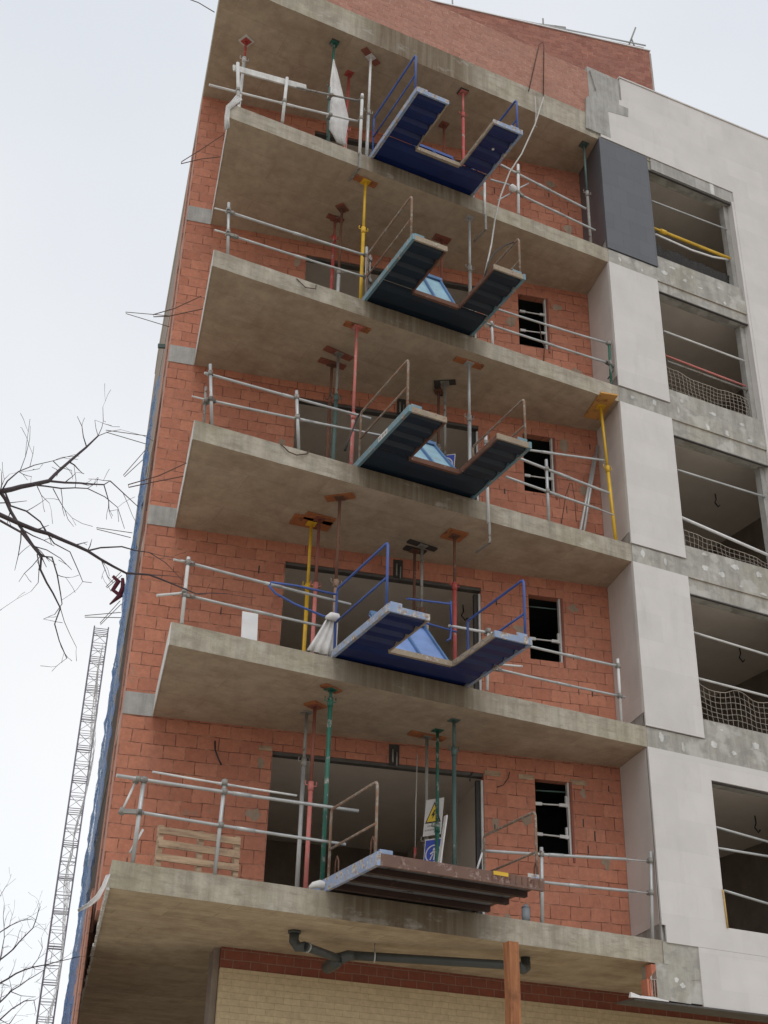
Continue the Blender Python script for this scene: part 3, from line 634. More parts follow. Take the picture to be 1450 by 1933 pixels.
for k, a, b_, lb in [(1, (-1.056, 1.310, 10.717), (-0.563, 1.200, 10.733), 'thin grey rod high in the small window of the second balcony'), (0, (-1.073, 1.314, 7.738), (-0.566, 1.201, 7.759), 'thin grey rod high in the small window of the lowest balcony')]:
    tag(MB().tube([a, b_], 0.012, 6).build('rod', 'teal'), lb, 'rod')

# ------------------------------------------------------------------ guardrails
def lerp(a, b, t): return tuple(a[i] + (b[i] - a[i]) * t for i in range(3))
def guardrail(label, posts, rails, mat_='galv', extra=None, mats=None):
    allp = [p for q in posts for p in q[:2]] + [p for q in rails for p in q[:2]]
    base = (sum(p[0] for p in allp) / len(allp), sum(p[1] for p in allp) / len(allp), min(p[2] for p in allp))
    t = thing('guardrail', base, label, 'guardrail', 'tube guardrails along the balcony edges')
    for q in posts:
        a, b = q[:2]; r = q[2] if len(q) > 2 else 0.022; mm = q[3] if len(q) > 3 else mat_
        m = MB(); m.tube([b, a], r, 8)
        p = m.build('post', mm, t)
        if len(q) > 4:   # clamp over the slab edge
            bb = Vector(b); c = MB().bar(bb + Vector((0, -0.03, 0.0)), bb + Vector((0, -0.03, -0.34)), 0.04, 0.012); c.bar(bb + Vector((0, -0.03, -0.335)), bb + Vector((-0.02, 0.34, -0.335)), 0.035, 0.02)
            c.build('clamp', 'dull', p)
    for q in rails:
        a, b = q[:2]; r = q[2] if len(q) > 2 else 0.023; mm = q[3] if len(q) > 3 else mat_
        d = Vector(b) - Vector(a); n = 6; rr = random.Random(int(abs(a[0] * 100)) + int(a[2] * 10))
        sag = rr.uniform(0.004, 0.014) * d.length / 3
        pts = [Vector(a) + d * (i / n) - Vector((0, 0, sag * 4 * (i / n) * (1 - i / n))) for i in range(n + 1)]
        m = MB().tube(pts, r, 8)
        if d.length > 1.5: m.tube([pts[3] - d.normalized() * 0.12, pts[3] + d.normalized() * 0.12], r * 1.22, 8)
        m.build('rail', mm, t)
    for q in posts:
        pa, pb = Vector(q[0]), Vector(q[1])
        for w_ in rails:
            ra, rb = Vector(w_[0]), Vector(w_[1]); u = pb - pa; v = rb - ra; w0 = pa - ra
            a_, b_, c_, d_, e_ = u.dot(u), u.dot(v), v.dot(v), u.dot(w0), v.dot(w0); den = a_ * c_ - b_ * b_
            if abs(den) < 1e-6: continue
            sc = (b_ * e_ - c_ * d_) / den; tc_ = (a_ * e_ - b_ * d_) / den
            if not (-0.05 < sc < 1.0 and -0.12 < tc_ < 1.12): continue
            p1_ = pa + u * sc; p2_ = ra + v * min(1, max(0, tc_)); 
            if (p1_ - p2_).length > 0.3: continue
            cp = MB().tube([p1_ - u.normalized() * 0.035, p1_ + u.normalized() * 0.035], 0.036, 8); cp.bar(p1_, p2_, 0.05, 0.05)
            cp.tube([p2_ - v.normalized() * 0.03, p2_ + v.normalized() * 0.03], 0.034, 8)
            cp.build('coupler', 'dull', t)
    return t

guardrail('galvanised tube guardrail on the left half of the lowest balcony, in front of the pallet',
    [((-7.264, 0.050, 6.491), (-7.283, 0.050, 5.505), 0.026), ((-6.277, 0.050, 6.582), (-6.304, 0.050, 5.509), 0.024), ((-7.346, 0.100, 6.453), (-7.473, 0.100, 6.058), 0.014, 'white_steel'), ((-7.198, 0.080, 5.911), (-7.319, 0.080, 5.626), 0.014, 'white_steel')],
    [((-7.597, 0.030, 6.466), (-4.516, 0.030, 6.542), 0.022), ((-7.162, 0.090, 6.603), (-5.326, 0.090, 6.620), 0.014, 'white_steel'), ((-7.286, 0.030, 6.087), (-4.672, 0.030, 6.102), 0.02)])
guardrail('galvanised guardrail with long flat stubs on the left half of the second balcony',
    [((-7.025, 0.050, 9.460), (-7.020, 0.050, 8.529), 0.024, 'white_steel')],
    [((-7.202, 0.100, 9.406), (-7.053, 0.100, 9.414), 0.018, 'white_steel'), ((-6.974, 0.050, 9.381), (-4.721, 0.050, 9.343), 0.02), ((-7.364, 0.100, 8.855), (-6.987, 0.100, 8.985), 0.018, 'white_steel'), ((-6.928, 0.050, 8.925), (-4.968, 0.050, 8.928), 0.019)])
guardrail('galvanised guardrail with two posts on the left half of the third balcony',
    [((-7.019, 0.050, 12.505), (-6.902, 0.050, 11.515), 0.024), ((-7.015, 0.150, 12.190), (-6.986, 0.150, 11.494), 0.02, 'dull'), ((-5.706, 0.050, 12.500), (-5.613, 0.050, 11.520), 0.025)],
    [((-7.080, 0.080, 12.358), (-4.503, 0.080, 12.433), 0.02), ((-7.210, 0.120, 11.945), (-6.931, 0.080, 11.934), 0.012, 'white_steel'), ((-6.916, 0.080, 11.939), (-4.148, 0.080, 12.212), 0.019)])
guardrail('galvanised guardrail on the left half of the fourth balcony, left of the yellow prop',
    [((-7.008, 0.050, 15.518), (-6.937, 0.050, 14.528), 0.023), ((-4.693, 0.050, 15.606), (-4.663, 0.050, 14.710), 0.026), ((-4.591, 0.120, 15.539), (-4.588, 0.120, 14.864), 0.018, 'dull')],
    [((-7.204, 0.100, 15.366), (-6.916, 0.080, 15.380), 0.012, 'white_steel'), ((-6.941, 0.050, 15.345), (-4.706, 0.050, 15.438), 0.02), ((-7.166, 0.100, 14.953), (-6.798, 0.070, 14.951), 0.014, 'white_steel'), ((-6.845, 0.050, 14.915), (-4.691, 0.050, 15.004), 0.018)])
g5 = guardrail('whitish guardrail with a plank as top rail, left half of the top balcony',
    [((-7.119, 0.030, 18.469), (-7.036, 0.030, 17.596), 0.03, 'white_steel'), ((-6.260, 0.030, 18.578), (-6.277, 0.030, 17.563), 0.028, 'white_steel'), ((-4.907, 0.000, 18.863), (-4.916, -0.020, 17.466), 0.028, 'white_steel', 1), ((-5.452, 0.150, 18.892), (-5.435, 0.150, 17.752), 0.018, 'teal')],
    [((-6.067, 0.070, 18.495), (-4.900, 0.070, 18.769), 0.018, 'dull'), ((-7.531, 0.070, 17.795), (-4.892, 0.070, 18.286), 0.019, 'white_steel')])
MB().bar((-7.171, 0.090, 18.391), (-5.892, 0.090, 18.593), 0.03, 0.12).build('plank', 'lime', g5)
guardrail('galvanised guardrail on the right half of the lowest balcony, running to the pale side wall',
    [((-1.820, 0.050, 6.486), (-1.848, 0.050, 5.460), 0.025), ((-0.052, 0.030, 6.682), (-0.134, 0.030, 5.456), 0.026)],
    [((-2.730, 0.060, 6.314), (-0.451, 0.060, 6.530), 0.021), ((-0.451, 0.060, 6.530), (-0.060, 0.060, 6.557), 0.009), ((-2.269, 0.060, 6.018), (-0.329, 0.060, 6.111), 0.021), ((-0.329, 0.060, 6.111), (-0.101, 0.060, 6.120), 0.009)])
guardrail('galvanised guardrail on the right half of the second balcony, below the small window',
    [((-0.364, 0.050, 9.496), (-0.377, 0.050, 8.504), 0.022, 'white_steel'), ((-2.574, 0.050, 9.485), (-2.609, 0.050, 8.536), 0.02, 'white_steel')],
    [((-3.187, 0.100, 9.405), (-1.991, 0.100, 9.482), 0.02, 'white_steel'), ((-1.982, 0.050, 9.357), (-0.335, 0.050, 9.384), 0.02), ((-2.414, 0.050, 8.891), (-0.279, 0.050, 8.913), 0.018), ((-2.381, 0.100, 8.996), (-1.997, 0.100, 9.047), 0.016, 'white_steel')])
guardrail('galvanised three rail guardrail on the right half of the third balcony, beside the yellow prop',
    [((-1.470, 0.050, 12.625), (-1.472, 0.050, 11.514), 0.025), ((-2.573, 0.030, 12.719), (-2.579, -0.010, 11.152), 0.026, 'white_steel', 1)],
    [((-2.525, 0.050, 12.591), (-0.359, 0.050, 12.954), 0.019), ((-2.016, 0.050, 12.507), (-0.301, 0.050, 12.357), 0.022), ((-2.217, 0.050, 12.094), (-0.528, 0.050, 12.003), 0.02), ((-0.528, 0.050, 12.003), (-0.249, 0.050, 11.975), 0.012)])
guardrail('galvanised guardrail ending at a green post on the right half of the fourth balcony',
    [((-2.411, 0.050, 14.987), (-2.401, 0.050, 14.520), 0.022, 'white_steel'), ((-0.071, 0.050, 15.433), (-0.095, 0.050, 14.530), 0.024, 'green'), ((0.062, 0.100, 14.988), (-0.114, 0.100, 14.674), 0.012, 'teal')],
    [((-2.285, 0.050, 15.286), (-0.096, 0.050, 15.390), 0.018), ((-2.503, 0.050, 14.910), (-0.138, 0.050, 14.963), 0.019)])
g9 = guardrail('galvanised guardrail on the right half of the top balcony, ending at the dark pier',
    [((-1.801, 0.030, 18.717), (-1.828, 0.030, 17.541), 0.026, 'white_steel'), ((-2.521, 0.000, 17.931), (-2.545, -0.020, 17.163), 0.022, 'white_steel', 1)],
    [((-2.155, 0.050, 18.569), (-0.364, 0.050, 18.324), 0.022), ((-2.352, 0.080, 18.151), (-1.961, 0.080, 18.204), 0.018), ((-1.734, 0.050, 18.031), (-0.187, 0.050, 17.883), 0.02), ((-2.198, 0.100, 17.754), (-1.909, 0.100, 18.056), 0.014), ((-1.773, 0.100, 18.218), (-1.545, 0.100, 18.448), 0.014)])
o_ = MB(); c_ = Vector((-1.930, 0.030, 18.075))
o_.tube([c_ + Vector((-0.06, 0, 0.02)), c_ + Vector((-0.035, 0, 0.03)), c_ + Vector((0.03, 0, 0.01)), c_ + Vector((0.06, 0, -0.02))], [0.03, 0.065, 0.065, 0.03], 10); o_.build('wrapped_coupler', 'cloth', g9)

# ------------------------------------------------------------------ telescopic props
def prop(label, head, zf, up, low, tilt=(0, 0), board=None, bmat='ply', zc=None, rot=0.0, split=0.55):
    x, y = head[0], head[1]; zc = zc or head[2]; bx, by = x + tilt[0], y + tilt[1]
    t = thing('telescopic_prop', (bx, by, zf), label, 'prop', 'telescopic steel props between the slabs')
    top = Vector((x, y, zc - (0.03 if board else 0.0))); bot = Vector((bx, by, zf)); mid = bot + (top - bot) * split
    MB().tube([bot + Vector((0, 0, 0.008)), mid], 0.029, 10).build('outer_tube', low, t)
    m = MB().tube([mid, top - Vector((0, 0, 0.008))], 0.0225, 10); m.build('inner_tube', up, t)
    c = MB().tube([mid - Vector((0, 0, 0.1)), mid + Vector((0, 0, 0.02))], 0.038, 10).tube([mid + Vector((-0.075, 0, 0.03)), mid + Vector((-0.08, 0, -0.03)), mid + Vector((0.08, 0, -0.03)), mid + Vector((0.075, 0, 0.03))], 0.008, 6)
    c.build('collar', low if low != 'galv' else 'dull', t)
    ca, sa = math.cos(rot), math.sin(rot)
    def pl(c0, s, th): 
        q = [(c0.x + (i * ca - j * sa) * s, c0.y + (i * sa + j * ca) * s) for i, j in ((-1, -1), (1, -1), (1, 1), (-1, 1))]
        return MB().hexa([(a, b, c0.z) for a, b in q], [(a, b, c0.z + th) for a, b in q])
    pl(Vector((bx, by, zf + 0.001)), 0.07, 0.008).build('base_plate', low, t)
    pl(top - Vector((0, 0, 0.008)), 0.07, 0.0075).build('head_plate', up, t)
    if board:
        lx, ly = board; q = [(x + (i * ca * lx - j * sa * ly) / 2, y + (i * sa * lx + j * ca * ly) / 2) for i, j in ((-1, -1), (1, -1), (1, 1), (-1, 1))]
        MB().hexa([(a, b, zc - 0.0295) for a, b in q], [(a, b, zc - 0.001) for a, b in q]).build('head_board', bmat, t)
    return t
c = [FL[k + 1] - T for k in range(5)]
P = prop
P('grey steel prop standing left of the red prop on the lowest balcony', (-4.773, 1.238, 8.194), FL[0], 'dull', 'galv', split=0.75)
P('red and grey steel prop between the grey and the green props on the lowest balcony', (-4.793, 0.912, 8.194), FL[0], 'redbrown', 'pink', board=(0.25, 0.2), rot=0.5, split=0.6)
P('green and silver steel prop nearest the edge of the lowest balcony', (-4.858, 0.261, 8.194), FL[0], 'green', 'green', board=(0.3, 0.12), rot=0.4, split=0.95)
P('grey steel prop carrying the warning signs on the lowest balcony', (-2.934, 1.184, 8.194), FL[0], 'dull', 'galv', board=(0.55, 0.15), bmat='ply', split=0.45)
P('green steel prop just right of the warning signs on the lowest balcony', (-2.896, 0.941, 8.194), FL[0], 'green', 'green', split=0.5)
P('dark green prop with pink tape marks, rightmost on the lowest balcony', (-2.890, 0.484, 8.194), FL[0], 'teal', 'teal', split=0.85)
P('yellow steel prop on the second balcony', (-4.847, 1.288, 11.194), FL[1], 'yellow', 'yellow', board=(0.6, 0.3), bmat='ply', rot=-0.1, split=0.62)
P('faded red prop just right of the yellow one on the second balcony', (-4.796, 1.115, 11.194), FL[1], 'redbrown', 'pink', board=(0.45, 0.2), split=0.6)
P('rusty spotted prop nearest the edge on the left of the second balcony', (-4.791, 0.410, 11.194), FL[1], 'rust', 'rail_rust', board=(0.42, 0.14), rot=-0.75, split=0.5)
P('brown prop behind the warning sign on the second balcony', (-3.108, 1.299, 11.194), FL[1], 'rust', 'redbrown', board=(0.35, 0.12), bmat='dark', split=0.6)
P('dark prop just right of the warning sign on the second balcony', (-3.082, 1.109, 11.194), FL[1], 'dull', 'rust', board=(0.5, 0.1), bmat='dark', rot=0.1, split=0.6)
P('red prop under a square orange board on the second balcony', (-2.809, 0.593, 11.194), FL[1], 'rust', 'red', board=(0.32, 0.3), split=0.7)
P('dark brown prop on the left of the third balcony', (-4.638, 1.319, 14.194), FL[2], 'rust', 'rust', board=(0.45, 0.12), bmat='redbrown', split=0.75)
P('grey green prop beside the dark brown one on the third balcony', (-4.662, 1.027, 14.194), FL[2], 'dull', 'teal', board=(0.5, 0.12), bmat='redbrown', rot=0.15, split=0.7)
P('faded red prop nearest the edge on the left of the third balcony', (-4.698, 0.277, 14.194), FL[2], 'pink', 'pink', board=(0.42, 0.12), split=0.4)
P('brown prop behind the blue sign on the third balcony', (-2.781, 1.154, 14.194), FL[2], 'rust', 'dull', board=(0.3, 0.1), bmat='dark', rot=0.9, split=0.6)
P('grey prop beside the blue sign on the third balcony', (-2.798, 0.908, 14.194), FL[2], 'dull', 'galv', board=(0.35, 0.12), bmat='dark', rot=-0.6, split=0.45)
P('silver prop with a thick collar right of the blue sign on the third balcony', (-2.725, 0.258, 14.194), FL[2], 'galv', 'galv', board=(0.5, 0.12), split=0.62)
P('bright yellow prop under an orange board at the right end of the third balcony', (-0.198, 0.243, 14.194), FL[2], 'yellow', 'yellow', tilt=(0.05, -0.08), board=(0.3, 0.75), bmat='ply_yellow', rot=-0.22, split=0.55)
P('tall yellow prop with a round collar on the fourth balcony', (-4.676, 0.234, 17.194), FL[3], 'yellow', 'yellow', board=(0.4, 0.12), rot=0.05, split=0.62)
P('red prop on the left of the fourth balcony', (-4.742, 1.274, 17.194), FL[3], 'redbrown', 'red', board=(0.3, 0.1), bmat='redbrown', split=0.85)
P('grey prop with a brown head beside the red one on the fourth balcony', (-4.743, 0.994, 17.194), FL[3], 'rust', 'galv', board=(0.2, 0.15), bmat='redbrown', rot=0.6, split=0.5)
P('silver prop standing behind the loading platform on the fourth balcony', (-2.719, 0.200, 17.194), FL[3], 'galv', 'dull', split=0.6)
P('red prop behind the notch of the platform on the fourth balcony', (-2.887, 0.865, 17.194), FL[3], 'redbrown', 'red', board=(0.3, 0.15), bmat='redbrown', split=0.6)
P('short looking red prop in the far left corner of the top balcony', (-6.738, 0.973, 20.194), FL[4], 'red', 'white_steel', board=(0.2, 0.2), bmat='lime', rot=0.4, split=0.84)
P('green prop half wrapped in white sheeting on the top balcony', (-5.358, 0.292, 20.194), FL[4], 'green', 'teal', board=(0.14, 0.14), bmat='dark', split=0.6)
P('red prop behind the white sheeting on the top balcony', (-4.830, 0.797, 20.194), FL[4], 'red', 'pink', split=0.5)
P('whitish prop just left of the blue platform on the top balcony', (-4.660, 0.262, 20.194), FL[4], 'white_steel', 'galv', board=(0.42, 0.12), bmat='redbrown', rot=0.5, split=0.5)
P('red and pink prop seen through the notch of the top platform, nearest', (-2.822, 0.199, 20.194), FL[4], 'pink', 'red', board=(0.16, 0.16), bmat='dark', split=0.8)
P('small red prop farther back behind the top platform', (-2.742, 1.054, 20.194), FL[4], 'redbrown', 'red', board=(0.15, 0.15), bmat='redbrown', split=0.6)
P('dark grey prop with wire wound on it beside the dark pier of the top balcony', (-0.166, 0.237, 20.194), FL[4], 'teal', 'dull', board=(0.14, 0.14), bmat='dark', split=0.55)

# ------------------------------------------------------------------ loading platforms
def corrug(m, x0, x1, y0, y1, z, depth=0.045, per=0.27):
    """ribbed sheet, ribs along x, hanging below height z+depth; thickness 6 mm"""
    n = max(1, round((y1 - y0) / per)); p = (y1 - y0) / n; prof = []
    for i in range(n):
        a = y0 + i * p; prof += [(a, depth), (a + p * 0.12, depth), (a + p * 0.32, 0), (a + p * 0.8, 0), (a + p * 0.97, depth)]
    prof.append((y1, depth))
    for i in range(len(prof) - 1):
        (ya, za), (yb, zb) = prof[i], prof[i + 1]
        m.hexa([(x0, ya, z + za), (x1, ya, z + za), (x1, yb, z + zb), (x0, yb, z + zb)], [(x0, ya, z + za + 0.006), (x1, ya, z + za + 0.006), (x1, yb, z + zb + 0.006), (x0, yb, z + zb + 0.006)])
def railframe(x, zf, y_tip, y_root, top, midh, mat_, t, sx, extra=0.0, rootpost=True, r=0.018):
    b = zf + 0.09
    m = MB().tube([(x, y_tip, b), (x, y_tip, zf + top - 0.05), (x, y_tip + 0.02, zf + top - 0.01), (x, y_tip + 0.07, zf + top), (x, y_root - 0.03, zf + top + extra), (x, y_root, zf + top - 0.04 + extra), (x, y_root, b - 0.05)], r, 8)
    m.tube([(x, y_tip, zf + midh), (x, y_root, zf + midh + extra)], r * 0.85, 8)
    m.build('side_rail', mat_, t)
def platform(k, x0, x1, label, deck, beam, rail, trim='trim', hatch=None, notch=(0.58, 0.55), yt=-1.6, open_=True, top=0.93, angle=49, hl=1.05, fbeam=None):
    zf = FL[k] + 0.004; t = thing('loading_platform', ((x0 + x1) / 2, 0.0, zf), label, 'loading platform', 'steel loading platforms cantilevered from the balconies')
    nx0 = x0 + notch[0]; nx1 = x1 - notch[1]; yn = -0.52
    if open_:
        m = MB(); corrug(m, x0 + 0.045, x1 - 0.045, yn, 0.5, zf + 0.006, 0.03, 0.5); corrug(m, x0 + 0.045, nx0, yt + 0.03, yn, zf + 0.006, 0.05); corrug(m, nx1, x1 - 0.045, yt + 0.03, yn, zf + 0.006, 0.05)
        m.build('deck', deck, t)
        m = MB().box(nx0 - 0.028, nx0 - 0.001, yt + 0.03, yn, zf - 0.002, zf + 0.075).box(nx1 + 0.001, nx1 + 0.028, yt + 0.03, yn, zf - 0.002, zf + 0.075).box(nx0, nx1, yn - 0.001, yn + 0.05, zf - 0.003, zf + 0.07)
        m.build('notch_edge', trim, t)
        for a_, b_ in ((x0 + 0.046, nx0), (nx1, x1 - 0.046)): MB().box(a_, b_, yt, yt + 0.028, zf - 0.001, zf + 0.085).build('front_beam', fbeam or beam, t)
    else:
        m = MB().box(x0 + 0.05, x1 - 0.05, yt + 0.051, 0.5, zf + 0.07, zf + 0.14); m.build('deck', deck, t)
        for y in (-0.98, -0.56, -0.12): MB().bar((x0 + 0.06, y, zf + 0.034), (x1 - 0.02, y, zf + 0.034), 0.075, 0.068).build('joist', 'joist_rust', t)
        m = MB().box(x0 + 0.046, x1, yt, yt + 0.05, zf + 0.0, zf + 0.135); m.build('front_beam', 'front_rust', t)
        m = MB()
        for i in range(9): MB().box(x1 - 0.72 + i * 0.08, x1 - 0.70 + i * 0.08, yt - 0.005, yt, zf + 0.03, zf + 0.12).build('welded_rib', 'rust', t)
    MB().box(x0, x0 + 0.044, yt - 0.002, 0.55, zf - 0.002, zf + (0.10 if open_ else 0.15)).build('side_beam', beam, t)
    MB().box(x1 - 0.044, x1, (yt - 0.002) if open_ else yt + 0.052, 0.55, zf - 0.002 if open_ else zf + 0.065, zf + (0.10 if open_ else 0.15)).build('side_beam', beam if open_ else 'rust', t)
    # gussets at the outer corners
    for s_, x in ((1, x0 + 0.05), (-1, x1 - 0.05)):
        MB().prism([(x, yt + 0.03), (x + s_ * 0.16, yt + 0.03), (x, yt + 0.14)], zf + 0.086, zf + (0.15 if open_ else 0.19)).build('corner_gusset', beam, t)
    railframe(x0 + 0.02, zf, yt + 0.08, -0.02, top, top * 0.5, rail, t, 1)
    railframe(x1 - 0.02, zf, yt + 0.12, -0.02, top, top * 0.5, rail, t, -1)
    if hatch:
        ca, sa = math.cos(R(angle)), math.sin(R(angle)); n_ = Vector((0, -sa, ca)) * 0.012
        def hp(x, d): return Vector((x, yn + 0.055 + d * ca, zf + 0.05 + d * sa))
        hx0, hx1 = nx0 + 0.03, nx1 - 0.03
        q = [hp(hx0, 0), hp(hx1, 0), hp(hx1, hl), hp(hx0, hl)]
        h = MB().hexa([p for p in q], [p + n_ for p in q]).build('hatch', hatch, t)
        m = MB()
        for x in (hx0 + 0.02, (hx0 + hx1) / 2, hx1 - 0.02): m.bar(hp(x, 0) + n_ * 2.4, hp(x, hl) + n_ * 2.4, 0.03, 0.035)
        m.bar(hp(hx0, hl - 0.02) + n_ * 3.5, hp(hx1, hl - 0.02) + n_ * 3.5, 0.05, 0.05)
        m.build('hatch_frame', 'hatch_rib' if hatch != 'deck_blue' else 'blue', h)
    return t
p1 = platform(0, -4.92, -2.72, 'rusty loading platform with a closed deck and ribbed underside on the lowest balcony', 'grey_sheet', 'beam_blue', 'rail_rust', open_=False, yt=-1.36, top=0.98)
for (x, y) in ((-4.9, -1.2), (-4.9, -0.25), (-2.76, -1.25)):
    MB().tube([(x, y - 0.05, FL[0] + 0.15), (x, y - 0.04, FL[0] + 0.3), (x, y, FL[0] + 0.36), (x, y + 0.04, FL[0] + 0.3), (x, y + 0.05, FL[0] + 0.15)], 0.009, 6).build('lifting_eye', 'rust', p1)
MB().box(-3.42, -3.22, -1.368, -1.3645, FL[0] + 0.10, FL[0] + 0.145).build('worn_plate', 'yellow', p1)
p2 = platform(1, -4.98, -2.93, 'blue loading platform with a raised blue hatch on the second balcony', 'deck_blue', 'beam_blue', 'blue', hatch='hatch_blue', yt=-1.6, top=0.98)
gz = FL[1]
m = MB().tube([(-4.980, -0.030, 9.396), (-5.556, -0.050, 9.371), (-5.918, -0.060, 9.330), (-5.944, -0.060, 9.270), (-5.849, -0.060, 9.186), (-5.570, -0.050, 9.105), (-5.148, -0.030, 9.037), (-4.949, -0.030, 9.046)], 0.016, 8)
m.build('swing_gate', 'blue', p2)
m = MB().tube([(-3.901, 0.000, 9.608), (-3.217, 0.000, 9.691), (-3.193, -0.000, 9.371)], 0.015, 8).tube([(-3.787, 0.100, 9.371), (-3.060, 0.100, 9.337)], 0.015, 8).tube([(-3.153, 0.100, 9.790), (-3.145, 0.100, 9.423), (-3.162, 0.100, 9.209), (-3.221, 0.100, 9.164)], 0.016, 8)
m.build('inner_gate', 'blue', p2)
p3 = platform(2, -4.73, -2.81, 'dark loading platform with pale blue side beam and a white sticker on the third balcony', 'deck_navy', 'beam_light', 'rail_rust', trim='rust', hatch='hatch_light', yt=-1.58, top=0.9, angle=51, hl=1.02, fbeam='trim')
st = MB().box(-4.734, -4.7305, -0.95, -0.68, FL[2] + 0.01, FL[2] + 0.095).build('sticker', 'sign_white', p3)
m = MB()
for i in range(3): m.box(-4.7365, -4.7345, -0.93 + i * 0.085, -0.875 + i * 0.085, FL[2] + 0.03, FL[2] + 0.07)
m.build('sticker_mark', 'dull', st)
MB().tube([(-4.71, -0.02, FL[2] + 0.9), (-4.74, 0.02, FL[2] + 0.86), (-4.86, 0.0, FL[2] + 0.45), (-4.93, 0.0, FL[2] + 0.2)], [0.012, 0.014, 0.012, 0.02], 6).build('strap', 'cable', p3)
p4 = platform(3, -4.72, -2.80, 'dark loading platform with rusty edges and a pale blue framed hatch on the fourth balcony', 'deck_navy', 'beam_light', 'rail_rust', trim='rust', hatch='hatch_light', yt=-1.58, top=0.9, angle=60, hl=0.98, fbeam='trim')
p5 = platform(4, -4.70, -2.76, 'deep blue loading platform without raised hatch on the top balcony', 'deck_blue', 'beam_blue', 'blue', hatch='deck_blue', yt=-1.6, top=0.9, angle=55, hl=0.33)
MB().tube([(-3.02, -1.1, FL[4] - 0.001), (-3.02, -1.1, FL[4] + 0.02)], 0.022, 10).build('plug', 'sign_white', p5)

# ------------------------------------------------------------------ signs
def sign(label, org, ang, w_, h_, kind, tilt=0.0):
    """flat board; org = bottom centre"""
    t = thing('safety_sign', org, label, 'sign')
    ca, sa = math.cos(ang), math.sin(ang)
    def P3(x, z, d=0.0):
        xx = x + z * tilt
        return (org[0] + xx * ca + d * sa, org[1] + xx * sa - d * ca, org[2] + z)
    def flat(m, pts, d, th=0.001):
        f = [P3(x, z, d) for x, z in pts]; b = [P3(x, z, d - th) for x, z in pts]; m.face(f); m.face(b[::-1])
        for i in range(len(f)): j = (i + 1) % len(f); m.face([b[i], b[j], f[j], f[i]])
    m = MB(); flat(m, [(-w_ / 2, 0), (w_ / 2, 0), (w_ / 2, h_), (-w_ / 2, h_)], 0.0, 0.004); m.build('board', 'sign_white', t)
    if kind == 'warn':
        s = w_ * 0.44; z0 = h_ * 0.34; zt = h_ * 0.93
        m = MB(); flat(m, [(-s, z0), (s, z0), (0, zt)], 0.002); m.build('triangle_border', 'sign_black', t)
        m = MB(); flat(m, [(-s * 0.8, z0 + 0.018), (s * 0.8, z0 + 0.018), (0, zt - 0.04)], 0.004); m.build('triangle', 'sign_yellow', t)
        zc = z0 + (zt - z0) * 0.36
        m = MB(); flat(m, [(0.01, zc + 0.07), (-0.035, zc - 0.005), (-0.008, zc - 0.005), (-0.02, zc - 0.055), (0.03, zc + 0.02), (0.003, zc + 0.02), (0.032, zc + 0.07)], 0.006); m.build('bolt_symbol', 'sign_black', t)
        m = MB()
        for j, (n_, ww) in enumerate(((6, 0.55), (9, 0.8))):
            zt_ = h_ * (0.24 - 0.11 * j)
            for i in range(n_):
                xa = -w_ * ww / 2 + i * w_ * ww / n_; flat(m, [(xa, zt_), (xa + w_ * ww / n_ * 0.62, zt_), (xa + w_ * ww / n_ * 0.62, zt_ + 0.022), (xa, zt_ + 0.022)], 0.002)
        m.build('lettering', 'dull', t)
    else:
        m = MB(); flat(m, [(-w_ * 0.46, h_ * 0.28), (w_ * 0.46, h_ * 0.28), (w_ * 0.46, h_ * 0.97), (-w_ * 0.46, h_ * 0.97)], 0.002); m.build('blue_field', 'sign_blue', t)
        cz = h_ * 0.625; r0 = min(w_ * 0.42, h_ * 0.31)
        m = MB()
        for i in range(28):
            a0, a1 = 2 * math.pi * i / 28, 2 * math.pi * (i + 1) / 28
            flat(m, [(r0 * math.cos(a0), cz + r0 * math.sin(a0)), (r0 * math.cos(a1), cz + r0 * math.sin(a1)), (r0 * 0.86 * math.cos(a1), cz + r0 * 0.86 * math.sin(a1)), (r0 * 0.86 * math.cos(a0), cz + r0 * 0.86 * math.sin(a0))], 0.004)
        m.build('ring', 'sign_white', t)
        m = MB(); q = r0
        flat(m, [(-0.1 * q, cz + 0.35 * q), (0.2 * q, cz + 0.35 * q), (0.25 * q, cz + 0.62 * q), (-0.02 * q, cz + 0.66 * q)], 0.004)
        flat(m, [(-0.35 * q, cz - 0.05 * q), (0.3 * q, cz + 0.2 * q), (0.34 * q, cz + 0.3 * q), (-0.1 * q, cz + 0.28 * q), (-0.42 * q, cz + 0.06 * q)], 0.004)
        flat(m, [(0.05 * q, cz - 0.7 * q), (0.22 * q, cz - 0.7 * q), (0.3 * q, cz + 0.19 * q), (0.1 * q, cz + 0.12 * q)], 0.004)
        flat(m, [(-0.42 * q, cz - 0.62 * q), (-0.26 * q, cz - 0.68 * q), (0.04 * q, cz - 0.02 * q), (-0.12 * q, cz - 0.02 * q)], 0.004)
        m.build('figure_symbol', 'sign_white', t)
        m = MB()
        for i in range(8): xa = -w_ * 0.38 + i * w_ * 0.095; flat(m, [(xa, h_ * 0.12), (xa + w_ * 0.06, h_ * 0.12), (xa + w_ * 0.06, h_ * 0.12 + 0.02), (xa, h_ * 0.12 + 0.02)], 0.002)
        m.build('lettering', 'dull', t)
    return t
hp = (-2.934, 1.184, 8.194)
sign('white sign with yellow hazard triangle tied above the blue sign of the lowest balcony', (hp[0] - 0.0, hp[1] - 0.16, FL[0] + 1.22), R(-58), 0.28, 0.5, 'warn', 0.1)
sign('white and blue mandatory sign tied below the hazard triangle, lowest balcony', (hp[0] - 0.01, hp[1] - 0.16, FL[0] + 0.62), R(-58), 0.29, 0.55, 'blue', 0.1)
hp = (-3.108, 1.299, 11.194)
